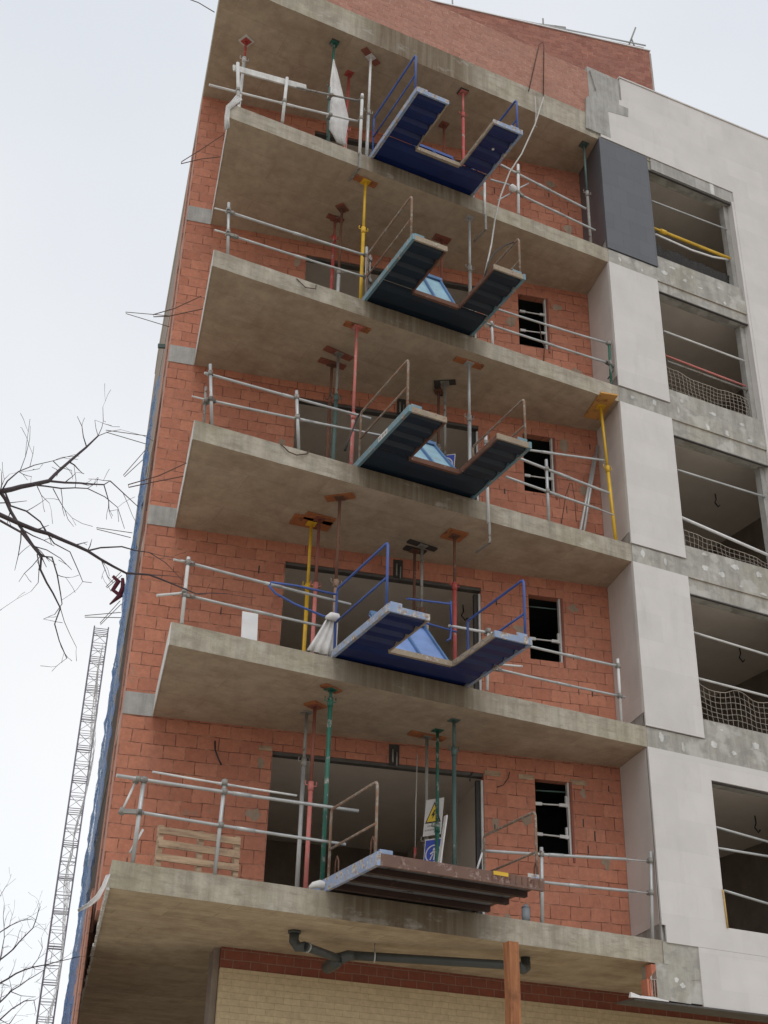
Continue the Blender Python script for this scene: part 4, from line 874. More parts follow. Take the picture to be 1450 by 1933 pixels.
sign('white sign with yellow hazard triangle behind the blue platform of the second balcony', (hp[0] + 0.04, hp[1] - 0.06, FL[1] + 0.98), R(-66), 0.34, 0.5, 'warn', 0.08)
hp = (-2.786, 1.054, 14.194)
sign('blue mandatory sign half hidden by the platform of the third balcony', (hp[0] - 0.03, hp[1] - 0.1, FL[2] + 0.8), R(-40), 0.34, 0.5, 'blue', 0.08)

# ------------------------------------------------------------------ pallet, panels and loose pieces
def pallet():
    A_ = Vector((-6.95, 0.24, FL[0] - 0.0)); t = thing('wooden_pallet', tuple(A_), 'weathered wooden pallet standing on edge behind the guardrail of the lowest balcony', 'pallet')
    dx = Vector((1.2, -0.04, 0)); wdir = dx.normalized(); up = Vector((0, 0.05, 1)).normalized(); nrm = wdir.cross(up) * -1
    if nrm.y < 0: nrm = -nrm
    hgt = 0.86; rr = random.Random(2)
    def board(x0, x1, z0, z1, d, th, nm, mat_='wood'):
        p = [A_ + wdir * x + up * z + nrm * dd for dd in (d, d + th) for x, z in ((x0, z0), (x1, z0), (x1, z1), (x0, z1))]
        m = MB(); k = [p[0], p[1], p[5], p[4]], [p[3], p[2], p[6], p[7]]; m.hexa(*k); return m.build(nm, mat_, t)
    for i in range(4):
        z = -0.02 + i * 0.158; board(0.0 + rr.uniform(-0.01, 0.01), 1.0, z, z + rr.uniform(0.08, 0.09), 0.0, 0.02, 'board')
    for x in (0.0, 0.49, 0.94): board(x, x + 0.06, 0.0, 0.56, 0.021, 0.08, 'stringer')
    return t
pallet()
a_ = Vector((-6.034, 0.550, 9.170))
m = MB(); p = Vector((-6.129, 0.300, 9.035)); q = Vector((-5.920, 0.300, 9.030))
m.hexa([(p.x, p.y, FL[1]), (q.x, p.y - 0.02, FL[1]), (q.x, p.y, FL[1]), (p.x, p.y + 0.02, FL[1])], [(p.x, p.y + 0.05, p.z), (q.x, p.y + 0.03, p.z), (q.x, p.y + 0.05, p.z), (p.x, p.y + 0.07, p.z)])
tag(m.build('white_board', 'white'), 'small upright white board under the guardrail of the second balcony', 'board')
m = MB(); s_ = Vector((-1.964, 0.250, 5.583)); m.tube([(s_.x, s_.y, FL[0]), (s_.x, s_.y, FL[0] + 0.22)], 0.055, 14)
m.tube([(s_.x, s_.y, FL[0] + 0.22), (s_.x + 0.01, s_.y, FL[0] + 0.27)], [0.058, 0.02], 8)
tag(m.build('pipe_stub', 'pvc_grey'), 'grey plastic pipe stub standing on the slab of the lowest balcony', 'pipe')
m = MB().bar((-3.116, 0.500, 6.127), (-3.006, 0.500, 6.842), 0.07, 0.02)
tag(m.build('white_plank', 'sign_white'), 'narrow white strip leaning right of the signs on the lowest balcony', 'strip')
m = MB().tube([(-2.495, 0.600, 6.194), (-2.393, 0.600, 6.476)], 0.014, 8); tag(m.build('white_stick', 'white'), 'short thin white stick leaning by the door jamb of the lowest balcony', 'stick')
for nm, a, b_, lb in (('leaning_tube', (0.072, 0.874, 13.612), (-0.600, 0.593, 11.955), 'left one of two grey tubes leaning on the brick wall of the third balcony'), ('leaning_tube', (0.141, 0.858, 13.838), (-0.506, 0.624, 11.995), 'right one of two grey tubes leaning on the brick wall of the third balcony')):
    b_ = (b_[0], b_[1], FL[2]); tag(MB().tube([a, b_], 0.024, 8).build(nm, 'galv'), lb, 'tube', 'grey tubes leaning on the third balcony wall')
# hanging tape with a red end
m = MB().tube([(-3.003, 1.335, 7.946), (-3.017, 1.339, 7.209), (-3.018, 1.339, 6.617)], 0.008, 6); t_ = m.build('rope', 'hose'); tag(t_, 'thin pale rope with a red end hanging left of the signs on the lowest balcony', 'rope')
MB().tube([(-3.018, 1.339, 6.617), (-3.023, 1.340, 6.472)], 0.02, 6).build('red_end', 'red', t_)

# white sheeting
def sheet(name, rows, label, cat, mat_='cloth', wav=0.02, seed=1):
    """rows: list of (left, right) 3D pairs from top to bottom"""
    nx = 10; m = MB(); g = []
    for i, (a, b) in enumerate(rows):
        r_ = []
        for j in range(nx + 1):
            p = Vector(a).lerp(Vector(b), j / nx); w_ = (Vector(a) - Vector(b)).length
            p.y += math.sin(j * 2.1 + seed + 1.5 * noise.noise(Vector((j, i * 0.6, seed)))) * wav * min(1, w_ / 0.15) + noise.noise(Vector((j * 0.7, i * 0.8, seed))) * wav
            r_.append(p)
        g.append(r_)
    k = len(m.v); m.v = [p for r_ in g for p in r_]
    for i in range(len(g) - 1):
        for j in range(nx): m.f.append([i * (nx + 1) + j, (i + 1) * (nx + 1) + j, (i + 1) * (nx + 1) + j + 1, i * (nx + 1) + j + 1]); m.mi.append(0); m.sm.append(True)
    o = m.build(name, mat_); s = o.modifiers.new('thick', 'SOLIDIFY'); s.thickness = 0.004; return tag(o, label, cat)
sheet('plastic_sheeting', [((-5.396, 0.200, 19.654), (-5.376, 0.200, 19.665)), ((-5.422, 0.200, 19.148), (-5.256, 0.200, 19.234)), ((-5.417, 0.200, 18.643), (-5.137, 0.200, 18.785)), ((-5.408, 0.200, 18.250), (-5.041, 0.200, 18.382)), ((-5.378, 0.220, 18.025), (-5.054, 0.220, 18.221)), ((-5.318, 0.240, 17.987), (-5.073, 0.240, 17.960)), ((-5.214, 0.260, 17.837), (-5.029, 0.260, 17.829))],
      'white sheeting hanging in a tall narrow cone from the green prop of the top balcony', 'sheeting', seed=1)
sheet('plastic_sheeting', [((-5.044, 0.000, 9.082), (-4.937, 0.000, 9.099)), ((-5.117, -0.020, 8.980), (-4.934, -0.020, 8.992)), ((-5.177, -0.000, 8.837), (-4.926, 0.000, 8.848)), ((-5.258, 0.020, 8.675), (-4.924, 0.020, 8.675)), ((-5.331, 0.040, 8.532), (-4.923, 0.040, 8.532))],
      'white sheeting tied to the blue gate post and spreading over the second balcony edge', 'sheeting', wav=0.03, seed=3)
m = MB().tube([(-5.122, -0.060, 9.008), (-5.052, -0.070, 9.043), (-4.963, -0.060, 9.045), (-4.930, -0.060, 9.007)], [0.02, 0.055, 0.06, 0.03], 10)
tag(m.build('sheeting_knot', 'cloth'), 'bunched white knot where sheeting is tied to the blue gate post', 'knot')
sheet('plastic_sheeting', [((-7.100, -0.020, 17.693), (-6.989, -0.020, 17.655)), ((-7.178, -0.035, 17.497), (-7.080, -0.035, 17.500)), ((-7.246, -0.030, 17.374), (-7.180, -0.030, 17.337)), ((-7.251, -0.030, 17.140), (-7.169, -0.030, 17.111)), ((-7.234, -0.030, 16.851), (-7.147, -0.030, 16.962))],
      'white rag draped over the front left corner of the top balcony', 'rag', seed=5)
m = MB().tube([(-5.090, 0.100, 5.536), (-5.045, 0.080, 5.569), (-4.972, 0.060, 5.587), (-4.879, 0.080, 5.579), (-4.827, 0.100, 5.558)], [0.02, 0.04, 0.05, 0.045, 0.02], 10)
tag(m.build('white_sack', 'cloth'), 'low white sack on the slab edge left of the rusty platform, lowest balcony', 'sack')
sheet('plastic_strip', [((-7.592, -0.050, 5.310), (-7.547, -0.050, 5.328)), ((-7.637, -0.100, 5.178), (-7.595, -0.100, 5.172)), ((-7.692, -0.120, 5.064), (-7.647, -0.120, 5.036)), ((-7.768, -0.100, 4.974), (-7.735, -0.100, 4.944)), ((-7.855, -0.050, 4.905), (-7.840, -0.050, 4.879))],
      'torn white plastic strip blowing from the left corner of the lowest slab', 'strip', seed=8)

# drain pipe under the lowest slab
zc = FL[0] - T
e1 = Vector((-4.935, 0.852, 5.194)); e3 = Vector((-1.750, 0.627, 5.194)); j0 = Vector((-4.254, 0.995, 4.960))
t = thing('drain_pipe', (e1.x, e1.y, zc - 0.5), 'dark plastic drain pipe with a junction hanging under the lowest slab', 'drain pipe')
def bend(p, q, r_, n=5):
    out = []
    return out
a3 = Vector((-4.826, 0.751, 5.000)); a1 = e1 + Vector((0, 0, -0.12)); a2 = a1.lerp(a3, 0.35) + Vector((0, 0, -0.05))
MB().tube([e1 + Vector((0, 0, -0.02)), a1, a2, a3], 0.062, 14).build('elbow', 'pvc_dark', t)
MB().tube([e1 + Vector((0, 0, -0.001)), e1 + Vector((0, 0, -0.035))], 0.08, 14).build('ceiling_collar', 'pvc_dark', t)
MB().tube([a3, a3.lerp(j0, 0.5), j0], 0.052, 14).build('short_run', 'pvc_dark', t)
MB().tube([a3.lerp(j0, 0.05), a3.lerp(j0, 0.08)], 0.066, 14).build('clip', 'galv', t)
j1 = j0 + Vector((0.12, 0.0, 0.05)); r0 = Vector((-4.032, 1.037, 5.030)); r1 = Vector((-2.035, 0.397, 5.020))
MB().tube([j0, j1, r0], [0.07, 0.068, 0.06], 14).build('branch', 'pvc_dark', t)
MB().tube([r0, r0.lerp(r1, 0.5), r1], 0.056, 14).build('long_run', 'pvc_dark', t)
MB().tube([r0.lerp(r1, 0.12), r0.lerp(r1, 0.128)], 0.072, 14).build('clip', 'galv', t)
MB().tube([r0.lerp(r1, 0.125) + Vector((0, 0, 0.06)), Vector((r0.lerp(r1, 0.125).x, r0.lerp(r1, 0.125).y, zc))], 0.006, 6).build('hanger', 'dull', t)
MB().tube([r1, r1.lerp(Vector((e3.x, e3.y, 5.02)), 0.7), Vector((e3.x, e3.y, 5.06)), e3 + Vector((0, 0, -0.005))], [0.064, 0.066, 0.066, 0.064], 14).build('elbow', 'pvc_dark', t)
MB().tube([j0 + Vector((0, -0.01, 0.01)), j0 + Vector((0.0, 0.10, -0.03)), j0 + Vector((0.0, 0.35, -0.05))], [0.07, 0.08, 0.08], 14).build('wall_outlet', 'pvc_dark', t)

# timber post in the foreground
tp = Vector((-3.280, -1.500, 4.833))
m = MB(); rr = random.Random(4); hw = 0.062
lv = [0, 1.2, 2.4, 3.5, 4.3, tp.z - 0.0]; prev = None
for i in range(len(lv) - 1):
    o0 = 0.006 * math.sin(i * 2.0); o1 = 0.006 * math.sin((i + 1) * 2.0)
    m.hexa([(tp.x - hw + o0, -1.55, lv[i]), (tp.x + hw + o0, -1.55, lv[i]), (tp.x + hw + o0, -1.42, lv[i]), (tp.x - hw + o0, -1.42, lv[i])], [(tp.x - hw + o1, -1.55, lv[i + 1]), (tp.x + hw + o1, -1.55, lv[i + 1]), (tp.x + hw + o1, -1.42, lv[i + 1]), (tp.x - hw + o1, -1.42, lv[i + 1])])
m.f = [f for i, f in enumerate(m.f) if not ((i % 6 == 0 and i > 0) or (i % 6 == 1 and i < len(m.f) - 6))]; m.mi = [0] * len(m.f); m.sm = [False] * len(m.f)
tag(m.build('timber_post', 'post_wood'), 'reddish brown timber post standing in front of the cream ground floor wall', 'post')

# ------------------------------------------------------------------ bars and nets of the window bays
grp = 'guard tubes across the unglazed window openings'
def wtube(a, b_, lb, mat_='white_steel', r=0.019, ext=0.7):
    a = Vector(a); b_ = Vector(b_); tag(MB().tube([a, a.lerp(b_, 0.5), b_], r, 8).build('guard_tube', mat_), lb, 'guard tube', grp)
def FX(x, z, y=0.12): return (x, y, z)
wtube((1.192, 0.100, 7.238), (2.351, 0.100, 7.149), 'upper of the two close tubes in the lowest window opening', 'galv')
wtube((1.190, 0.100, 6.932), (2.319, 0.100, 6.950), 'second tube from the top in the lowest window opening', 'galv')
wtube((1.226, 0.100, 6.339), (2.203, 0.100, 6.236), 'lowest tube in the lowest window opening', 'galv')
wtube((1.129, 0.100, 10.294), (2.849, 0.100, 10.222), 'white tube at mid height in the second window opening')
wtube((1.141, 0.100, 9.527), (2.733, 0.100, 9.504), 'tube carrying the net in the second window opening')
wtube((1.166, 0.100, 13.259), (3.040, 0.100, 13.275), 'grey tube at mid height in the third window opening', 'galv')
wtube((1.131, 0.100, 12.346), (2.928, 0.100, 12.112), 'white rail above the net in the third window opening', 'white', 0.026)
wtube((1.190, 0.100, 16.160), (2.989, 0.100, 16.147), 'white tube at mid height in the fourth window opening')
wtube((1.169, 0.100, 15.617), (2.954, 0.100, 15.569), 'red tube above the net in the fourth window opening', 'pink', 0.018)
wtube((1.237, 0.140, 15.541), (3.067, 0.140, 15.527), 'grey tube just under the red one in the fourth window opening', 'dull', 0.02)
wtube((1.221, 0.100, 19.262), (3.024, 0.100, 19.321), 'grey tube high in the top window opening', 'galv', 0.016)
yp = thing('horizontal_prop', (1.244, 0.120, 18.588), 'yellow telescopic prop laid across the top window opening', 'prop')
a_ = Vector((1.209, 0.120, 18.599)); b_ = Vector((3.021, 0.120, 18.598))
MB().tube([a_, a_.lerp(b_, 0.3)], 0.022, 8).build('inner_tube', 'yellow', yp); MB().tube([a_.lerp(b_, 0.12), b_], 0.03, 10).build('outer_tube', 'yellow', yp)
MB().tube([a_.lerp(b_, 0.09), a_.lerp(b_, 0.16)], 0.045, 10).build('collar', 'yellow', yp)
m = MB().tube([(1.261, 0.140, 18.481), (1.565, 0.140, 18.467), (2.094, 0.140, 18.441), (2.601, 0.140, 18.480), (3.062, 0.140, 18.591)], 0.02, 8); tag(m.build('sheet_roll', 'white'), 'white roll of sheeting under the yellow prop in the top window opening', 'roll')

def net(label, x0, x1, zb, ztop, cell, r, mat_, y=0.16, seed=0, kind_='safety net'):
    """knotted net: ztop(x) gives the sagging upper edge"""
    m = MB(); n = int((x1 - x0) / cell)
    def P3(x, f):
        zt = ztop(x); z = zb + (zt - zb) * f
        return Vector((x + 0.025 * noise.noise(Vector((x * 3, z * 4, seed))), y + 0.05 * noise.noise(Vector((x * 2.3, z * 2.3, seed + 5))), z + 0.02 * noise.noise(Vector((x * 5, z * 5, seed + 9)))))
    rows = max(3, int((max(ztop(x0), ztop(x1)) - zb) / cell))
    for i in range(n + 1):
        x = x0 + (x1 - x0) * i / n; m.tube([P3(x, j / rows) for j in range(rows + 1)], r, 4, False)
    for j in range(rows + 1):
        m.tube([P3(x0 + (x1 - x0) * i / n, j / rows) for i in range(n + 1)], r * (1.8 if j == rows else 1), 4, False)
    return tag(m.build('safety_net', mat_), label, kind_, 'safety nets in the window openings')
net('brown knotted safety net drooping in the second window opening', 1.13, 3.9, 8.80, lambda x: 9.48 - 0.10 * math.sin((x - 1.1) * 3.6) ** 2 + 0.02, 0.095, 0.0042, 'net', seed=1)
net('brown knotted safety net under the white rail in the third window opening', 1.13, 3.1, 11.76, lambda x: 12.18 - 0.10 * (x - 1.1), 0.09, 0.004, 'net', seed=2)
net('dense brown safety net bunched in the fourth window opening', 1.13, 3.1, 14.80, lambda x: 15.42 - 0.05 * math.sin(x * 4) - 0.10 * (x - 1.1) ** 1.0 * 0.6, 0.085, 0.0042, 'net', seed=3)
sheet('shade_net', [((1.14, .2, 18.30), (3.1, .2, 18.22)), ((1.14, .22, 18.1), (3.1, .22, 18.05)), ((1.14, .2, 17.8), (3.1, .2, 17.8))], 'black shade net hanging at the foot of the top window opening', 'net', 'black_net', 0.03, 4)
m = MB().tube([(1.096, -0.040, 6.300), (1.111, -0.040, 5.784)], 0.014, 6); tag(m.build('yellow_strip', 'sign_wood'), 'short yellow strip on the left jamb of the lowest window opening', 'strip')
for (a, b_, c_, lb) in (((1.432, 0.500, 10.275), 0, 0, ''),): pass

# ------------------------------------------------------------------ wires, cables and bars
def hair(label, pts, r=0.007, mat_='wire', cat='wire', name='wire_tie', grp=None):
    return tag(MB().tube(pts, r, 6).build(name, mat_), label, cat, grp)
gw_ = 'long wire ties sticking out of the left end of the building'
hair('wire hairpin crossing the bricks just below the top slab corner', [(-7.198, 0.100, 16.896), (-7.519, 0.100, 16.426), (-7.794, 0.100, 16.042), (-7.798, 0.100, 15.997), (-7.500, 0.100, 16.235), (-7.207, 0.100, 16.418)], grp=gw_, mat_='rebar')
hair('wire hairpin over the bricks beside the fourth slab', [(-7.248, 0.100, 13.667), (-7.608, 0.100, 13.307), (-7.902, 0.100, 13.083), (-7.890, 0.100, 13.050), (-7.683, 0.100, 13.137), (-7.203, 0.100, 13.453)], grp=gw_, mat_='rebar')
hair('thin grey wire hairpin reaching farthest left beside the fourth slab', [(-6.702, 4.006, 16.239), (-7.432, 4.170, 16.159), (-7.419, 4.167, 16.127), (-6.660, 3.997, 16.000)], grp=gw_)
hair('wire hairpin over the bricks beside the third slab', [(-7.182, 0.100, 10.862), (-7.530, 0.100, 10.560), (-7.916, 0.100, 10.310), (-7.904, 0.100, 10.273), (-7.589, 0.100, 10.446), (-7.204, 0.100, 10.649)], grp=gw_, mat_='rebar')
hair('thin grey wire hairpin touching the tip of the bare branches', [(-6.483, 4.982, 14.302), (-7.251, 5.154, 14.291), (-7.237, 5.151, 14.249), (-6.491, 4.984, 14.122)], grp=gw_)
hair('thin wire hairpin bent downwards beside the blue net above the bare branch', [(-6.550, 4.997, 14.000), (-6.852, 5.065, 13.433), (-6.831, 5.060, 13.405), (-6.518, 4.990, 13.874)], grp=gw_)
hair('thin wire hairpin below the bare branch, left of the second slab end', [(-6.217, 6.460, 13.137), (-6.850, 6.601, 13.143), (-6.837, 6.598, 13.112), (-6.234, 6.463, 13.035)], grp=gw_)
hair('thin wire hairpin bent down over the maroon rag', [(-6.092, 7.456, 12.813), (-6.317, 7.507, 12.470), (-6.296, 7.502, 12.451), (-6.065, 7.450, 12.751)], grp=gw_)
hair('thin wire hairpin pointing left just above the lattice mast', [(-5.994, 7.435, 11.994), (-6.613, 7.573, 11.841), (-6.608, 7.572, 11.810), (-5.963, 7.428, 11.891)], grp=gw_)
hair('thin wire hairpin bent down just above the lattice mast', [(-6.032, 7.443, 12.227), (-6.328, 7.509, 11.732), (-6.315, 7.506, 11.702), (-6.005, 7.437, 12.166)], grp=gw_)
hair('wire hairpin standing above the brick parapet edge', [(-1.539, -0.020, 20.657), (-1.323, 0.000, 21.672), (-1.234, 0.000, 22.102), (-1.144, 0.000, 22.225), (-1.127, 0.000, 22.072), (-1.211, -0.020, 20.714)], 0.009, 'rebar', grp='')
hair('grey hose hanging from the parapet edge down to the fourth balcony platform', [(-1.241, -0.060, 20.604), (-1.590, -0.250, 19.558), (-1.966, -0.350, 18.572), (-2.198, -0.300, 18.069), (-2.394, -0.300, 17.431), (-2.604, -0.450, 16.743), (-2.842, -0.700, 15.876), (-3.296, -1.200, 14.618)], 0.014, 'hose', 'hose', 'hanging_hose')
hair('short loose tail of cord hanging beside the hose at the parapet', [(-1.444, -0.080, 20.509), (-1.453, -0.100, 20.034), (-1.502, -0.120, 19.681), (-1.457, -0.120, 19.676)], 0.01, 'hose', 'cord', 'cord')
hair('dark cable arching over the right arm of the fourth balcony platform', [(-3.408, -1.400, 14.476), (-3.308, -1.350, 14.810), (-3.150, -1.300, 15.122), (-2.956, -1.300, 15.341), (-2.822, -1.350, 15.411)], 0.011, 'cable', 'cable', 'cable')
hair('bent bar drooping from the front edge of the fourth slab', [(-5.853, -0.010, 14.465), (-5.707, -0.030, 14.335), (-5.544, -0.030, 14.379), (-5.531, -0.010, 14.470)], 0.008, 'rebar', 'bar', 'bent_bar', 'bent bars drooping from the slab edges')
hair('bent bar drooping from the front edge of the third slab', [(-5.910, -0.010, 11.499), (-5.792, -0.030, 11.394), (-5.671, -0.030, 11.379), (-5.526, -0.020, 11.447), (-5.473, 0.000, 11.527)], 0.009, 'rebar', 'bar', 'bent_bar', 'bent bars drooping from the slab edges')
hair('black cable hanging from the brick wall of the lowest balcony', [(-5.714, 2.218, 7.918), (-5.719, 2.168, 7.778), (-5.659, 2.175, 7.662), (-5.606, 2.173, 7.580)], 0.012, 'cable', 'cable', 'cable')
hair('short black cable end above the door of the lowest balcony', [(-2.058, 1.401, 7.865), (-2.113, 1.382, 7.803), (-2.116, 1.393, 7.719)], 0.010, 'cable', 'cable', 'cable')
hair('curled black cable on the bricks right of the lowest door', [(-1.514, 1.279, 7.932), (-1.543, 1.265, 7.835), (-1.619, 1.292, 7.719), (-1.709, 1.323, 7.681)], 0.006, 'cable', 'cable', 'cable')
hair('wire hairpin standing on the right of the third balcony floor', [(-1.067, 0.300, 11.721), (-0.959, 0.300, 12.258), (-0.866, 0.300, 12.510), (-0.825, 0.300, 12.522), (-0.790, 0.300, 12.258), (-0.785, 0.300, 11.827)], 0.007, 'rebar', grp='')
hair('dark cable hanging from the small window of the fourth balcony', [(-0.774, 1.093, 16.334), (-0.755, 1.079, 15.930), (-0.704, 1.067, 15.767), (-0.730, 1.084, 15.422)], 0.009, 'rebar', 'cable', 'cable')
hair('thin power line in the sky beyond the top left corner', [(-11.5, 14, 28.4), (-9, 12.4, 27.0), (-7.1, 11.2, 25.9)] if False else [tuple(Vector((-7.507, 3.000, 23.114)) + (Vector((-7.507, 3.000, 23.114)) - Vector((-7.180, 3.000, 23.134))) * 40 + Vector((0, 0, -6))), (-7.507, 3.000, 23.114), (-7.180, 3.000, 23.134), (-6.840, 3.000, 23.051)], 0.01, 'wire', 'cable', 'power_line')
for (px, lb) in (((-5.945, 2.290, 8.005), 'small drilled hole high on the brick wall of the lowest balcony'),): pass

for px_, lb in (((3.287, 1.584, 14.180), 'black cable curl hanging from the ceiling in the third window opening'), ((3.522, 1.688, 11.180), 'black cable curl hanging from the ceiling in the second window opening'),
                ((3.447, 1.724, 8.180), 'short cable hanging from the ceiling in the lowest window opening'), ((-1.513, 2.601, 11.180), 'cable curl hanging from the ceiling inside the second balcony door')):
    p = Vector(px_); hair(lb, [p, p + Vector((0.01, 0, -0.12)), p + Vector((-0.03, 0, -0.2)), p + Vector((0.04, 0, -0.27)), p + Vector((0.08, 0, -0.22))], 0.012, 'cable', 'cable', 'ceiling_cable')
# maroon rag on the net
rg = Vector((-6.092, 7.456, 12.415)); m = MB()
m.tube([rg + Vector((-0.14, 0, 0.28)), rg + Vector((-0.02, 0, 0.2)), rg + Vector((-0.1, 0, 0.0)), rg + Vector((0.05, 0, -0.08)), rg + Vector((-0.12, 0, -0.3))], [0.03, 0.05, 0.045, 0.06, 0.015], 6)
m.tube([rg + Vector((0.05, 0, 0.28)), rg + Vector((0.08, 0, 0.1)), rg + Vector((0.04, 0, -0.1))], [0.03, 0.045, 0.05], 6)
tag(m.build('maroon_rag', 'maroon'), 'small maroon rag caught on the edge of the blue net', 'rag')

# ------------------------------------------------------------------ nets on the left side
m = MB(); nu, nz_ = 16, 150; grid_ = []
for j in range(nz_ + 1):
    z = 1.0 + (14.5 - 1.0) * j / nz_; row = []
    f = 1 - j / nz_
    for i in range(nu + 1):
        v = 0.85 + 1.0 * min(1, 2 * f) + (4.6 + 0.7 * f) * i / nu * min(1.0, 0.12 + 2.2 * f)
        u = -7.43 - 0.06 * math.sin(math.pi * i / nu) * (0.5 + 0.5 * f) + 0.045 * noise.noise(Vector((v * 2, z * 0.7, 2))) + 0.05 * noise.noise(Vector((v * 7, z * 5, 5)))
        row.append(Vector(W(u, v, z + 0.05 * noise.noise(Vector((v, z, 7))))))
    grid_.append(row)
m.v = [p for r_ in grid_ for p in r_]
for j in range(nz_):
    for i in range(nu): m.f.append([j * (nu + 1) + i, j * (nu + 1) + i + 1, (j + 1) * (nu + 1) + i + 1, (j + 1) * (nu + 1) + i]); m.mi.append(0); m.sm.append(True)
tag(m.build('debris_net', 'blue_net'), 'tall blue debris net hanging down the left side of the building', 'debris net')
# loose pale net outside it
m = MB(); rr = random.Random(12)
def pn(v, z): return Vector(W(-7.62 - 0.10 * (14 - z) / 10 - 0.06 * math.sin(z * 1.9) - 0.05 * noise.noise(Vector((v, z * 2, 1))), v, z))
for i in range(6):
    v = 4.2 + i * 0.45; m.tube([pn(v, 2 + 9.0 * j / 60) for j in range(61)], 0.0045, 3, False)
for j in range(79):
    z = 2 + j * 0.115; m.tube([pn(4.2 + i * 0.45, z + 0.03 * rr.random()) for i in range(6)], 0.0045, 3, False)
tag(m.build('pale_net', 'net_white'), 'thin pale net standing off the blue net on the left side', 'net')
# rusty bracket sticking from the top of the net
tag(MB().bar((-6.812, 4.031, 15.547), (-6.687, 4.003, 15.562), 0.05, 0.07).build('bracket', 'teal'), 'small dark bracket at the top end of the blue net', 'bracket')

# ------------------------------------------------------------------ lattice mast behind
def mast():
    x0, y0, s, top = 1.98, 45.0, 0.68, 28.65; th = R(-14)
    t = thing('lattice_mast', (x0 + s / 2, y0 + s / 2, 0), 'slender grey steel lattice mast standing against the sky left of the blue net', 'mast')
    ca, sa = math.cos(th), math.sin(th)
    cn = [(x0 + i * s * ca - j * s * sa, y0 + i * s * sa + j * s * ca) for i, j in ((0, 0), (1, 0), (1, 1), (0, 1))]
    sec = 1.51; n = int(top / sec)
    zt = [top - i * sec for i in range(n + 1)]
    m = MB()
    for i, (x, y) in enumerate(cn): m.tube([(x, y, 0), (x, y, top + (0.12 if i in (0, 1) else 0))], 0.032, 6)
    m.build('chords', 'mast', t)
    for z in zt[:-1]:
        m = MB()
        for i in range(4):
            a, b = cn[i], cn[(i + 1) % 4]
            for dz in (0, -0.1, -0.2 if i in (0,) else -0.1): m.tube([(a[0], a[1], z + dz), (b[0], b[1], z + dz)], 0.02, 4, False)
            zm = z - sec / 2 - 0.1
            m.tube([(a[0], a[1], zm + 0.08), (b[0], b[1], zm + 0.08)], 0.014, 4, False); m.tube([(a[0], a[1], zm - 0.06), (b[0], b[1], zm - 0.06)], 0.014, 4, False)
            if i: continue
            m.tube([(a[0], a[1], z - 0.2), (b[0], b[1], zm + 0.08)], 0.014, 4, False); m.tube([(b[0], b[1], z - 0.2), (a[0], a[1], zm + 0.08)], 0.014, 4, False)
            m.tube([(a[0], a[1], zm - 0.06), (b[0], b[1], z - sec)], 0.014, 4, False); m.tube([(b[0], b[1], zm - 0.06), (a[0], a[1], z - sec)], 0.014, 4, False)
        m.build('mast_section', 'mast', t)
mast()

# ------------------------------------------------------------------ rooftop guardrail
t = thing('roof_guardrail', W(-1.0, 0.6, pz), 'thin guardrail with leaning posts on top of the brick penthouse', 'guardrail')
a = Vector((-1.904, 2.012, 24.959)); b_ = Vector((2.344, 1.062, 25.129))
MB().tube([a - (b_ - a) * 0.3, a, b_], 0.018, 8).build('rail', 'galv', t)
MB().tube([Vector((-1.760, 2.082, 25.035)), Vector((2.364, 1.161, 25.173))], 0.014, 8).build('rail', 'white_steel', t)
for (p, q) in (((-1.996, 2.032, 25.164), (-1.985, 2.030, 24.899)), ((0.008, 1.585, 25.238), (0.009, 1.584, 24.952)), ((2.151, 1.106, 25.648), (1.943, 1.152, 25.002)), ((2.024, 1.134, 25.264), (2.078, 1.122, 25.011))):
    MB().tube([p, q], 0.018, 6).build('post', 'dull', t)
MB().bar((-0.195, 1.681, 25.058), (0.547, 1.515, 25.164), 0.03, 0.06).build('bracket', 'dull', t)
m = MB().tube([(-5.836, 0.100, 20.849), (-5.848, -0.050, 20.568), (-5.820, -0.050, 20.624)], 0.02, 6)

# ------------------------------------------------------------------ trees (bare)
def branch(m, pts, r0, r1, rnd, depth=0, dens=1.0):
    pts = [Vector(p) for p in pts]
    # resample with small kinks
    out = []
    for i in range(len(pts) - 1):
        a, b = pts[i], pts[i + 1]; n = max(1, int((b - a).length / 0.09))
        for j in range(n):
            p = a.lerp(b, j / n)
            if j: p = p + Vector((rnd.uniform(-1, 1), rnd.uniform(-1, 1), rnd.uniform(-1, 1))) * 0.006
            out.append(p)
    out.append(pts[-1]); n = len(out)
    rs = [r0 + (r1 - r0) * i / max(1, n - 1) for i in range(n)]
    m.tube(out, rs, 6 if r0 > 0.01 else 4, True)
    if depth < 2:
        for i in range(1, n):
            if rnd.random() < (0.45 if depth == 0 else 0.26) * dens:
                d = (out[i] - out[i - 1]).normalized(); side = Vector((rnd.uniform(-1, 1), rnd.uniform(-0.5, 0.5), rnd.uniform(-1, 1)))
                dr = (d * 0.8 + side).normalized(); ln = rnd.uniform(0.05, 0.32) * (1 if depth == 0 else 0.5)
                q = [out[i]]; 
                for s in range(3):
                    dr = (dr + Vector((rnd.uniform(-1, 1), rnd.uniform(-1, 1), rnd.uniform(-1, 1))) * 0.25).normalized(); q.append(q[-1] + dr * ln / 3)
                branch(m, q, min(rs[i] * 0.6, 0.006), 0.0018, rnd, depth + 1, dens)
TY = -6.5
rnd = random.Random(21)
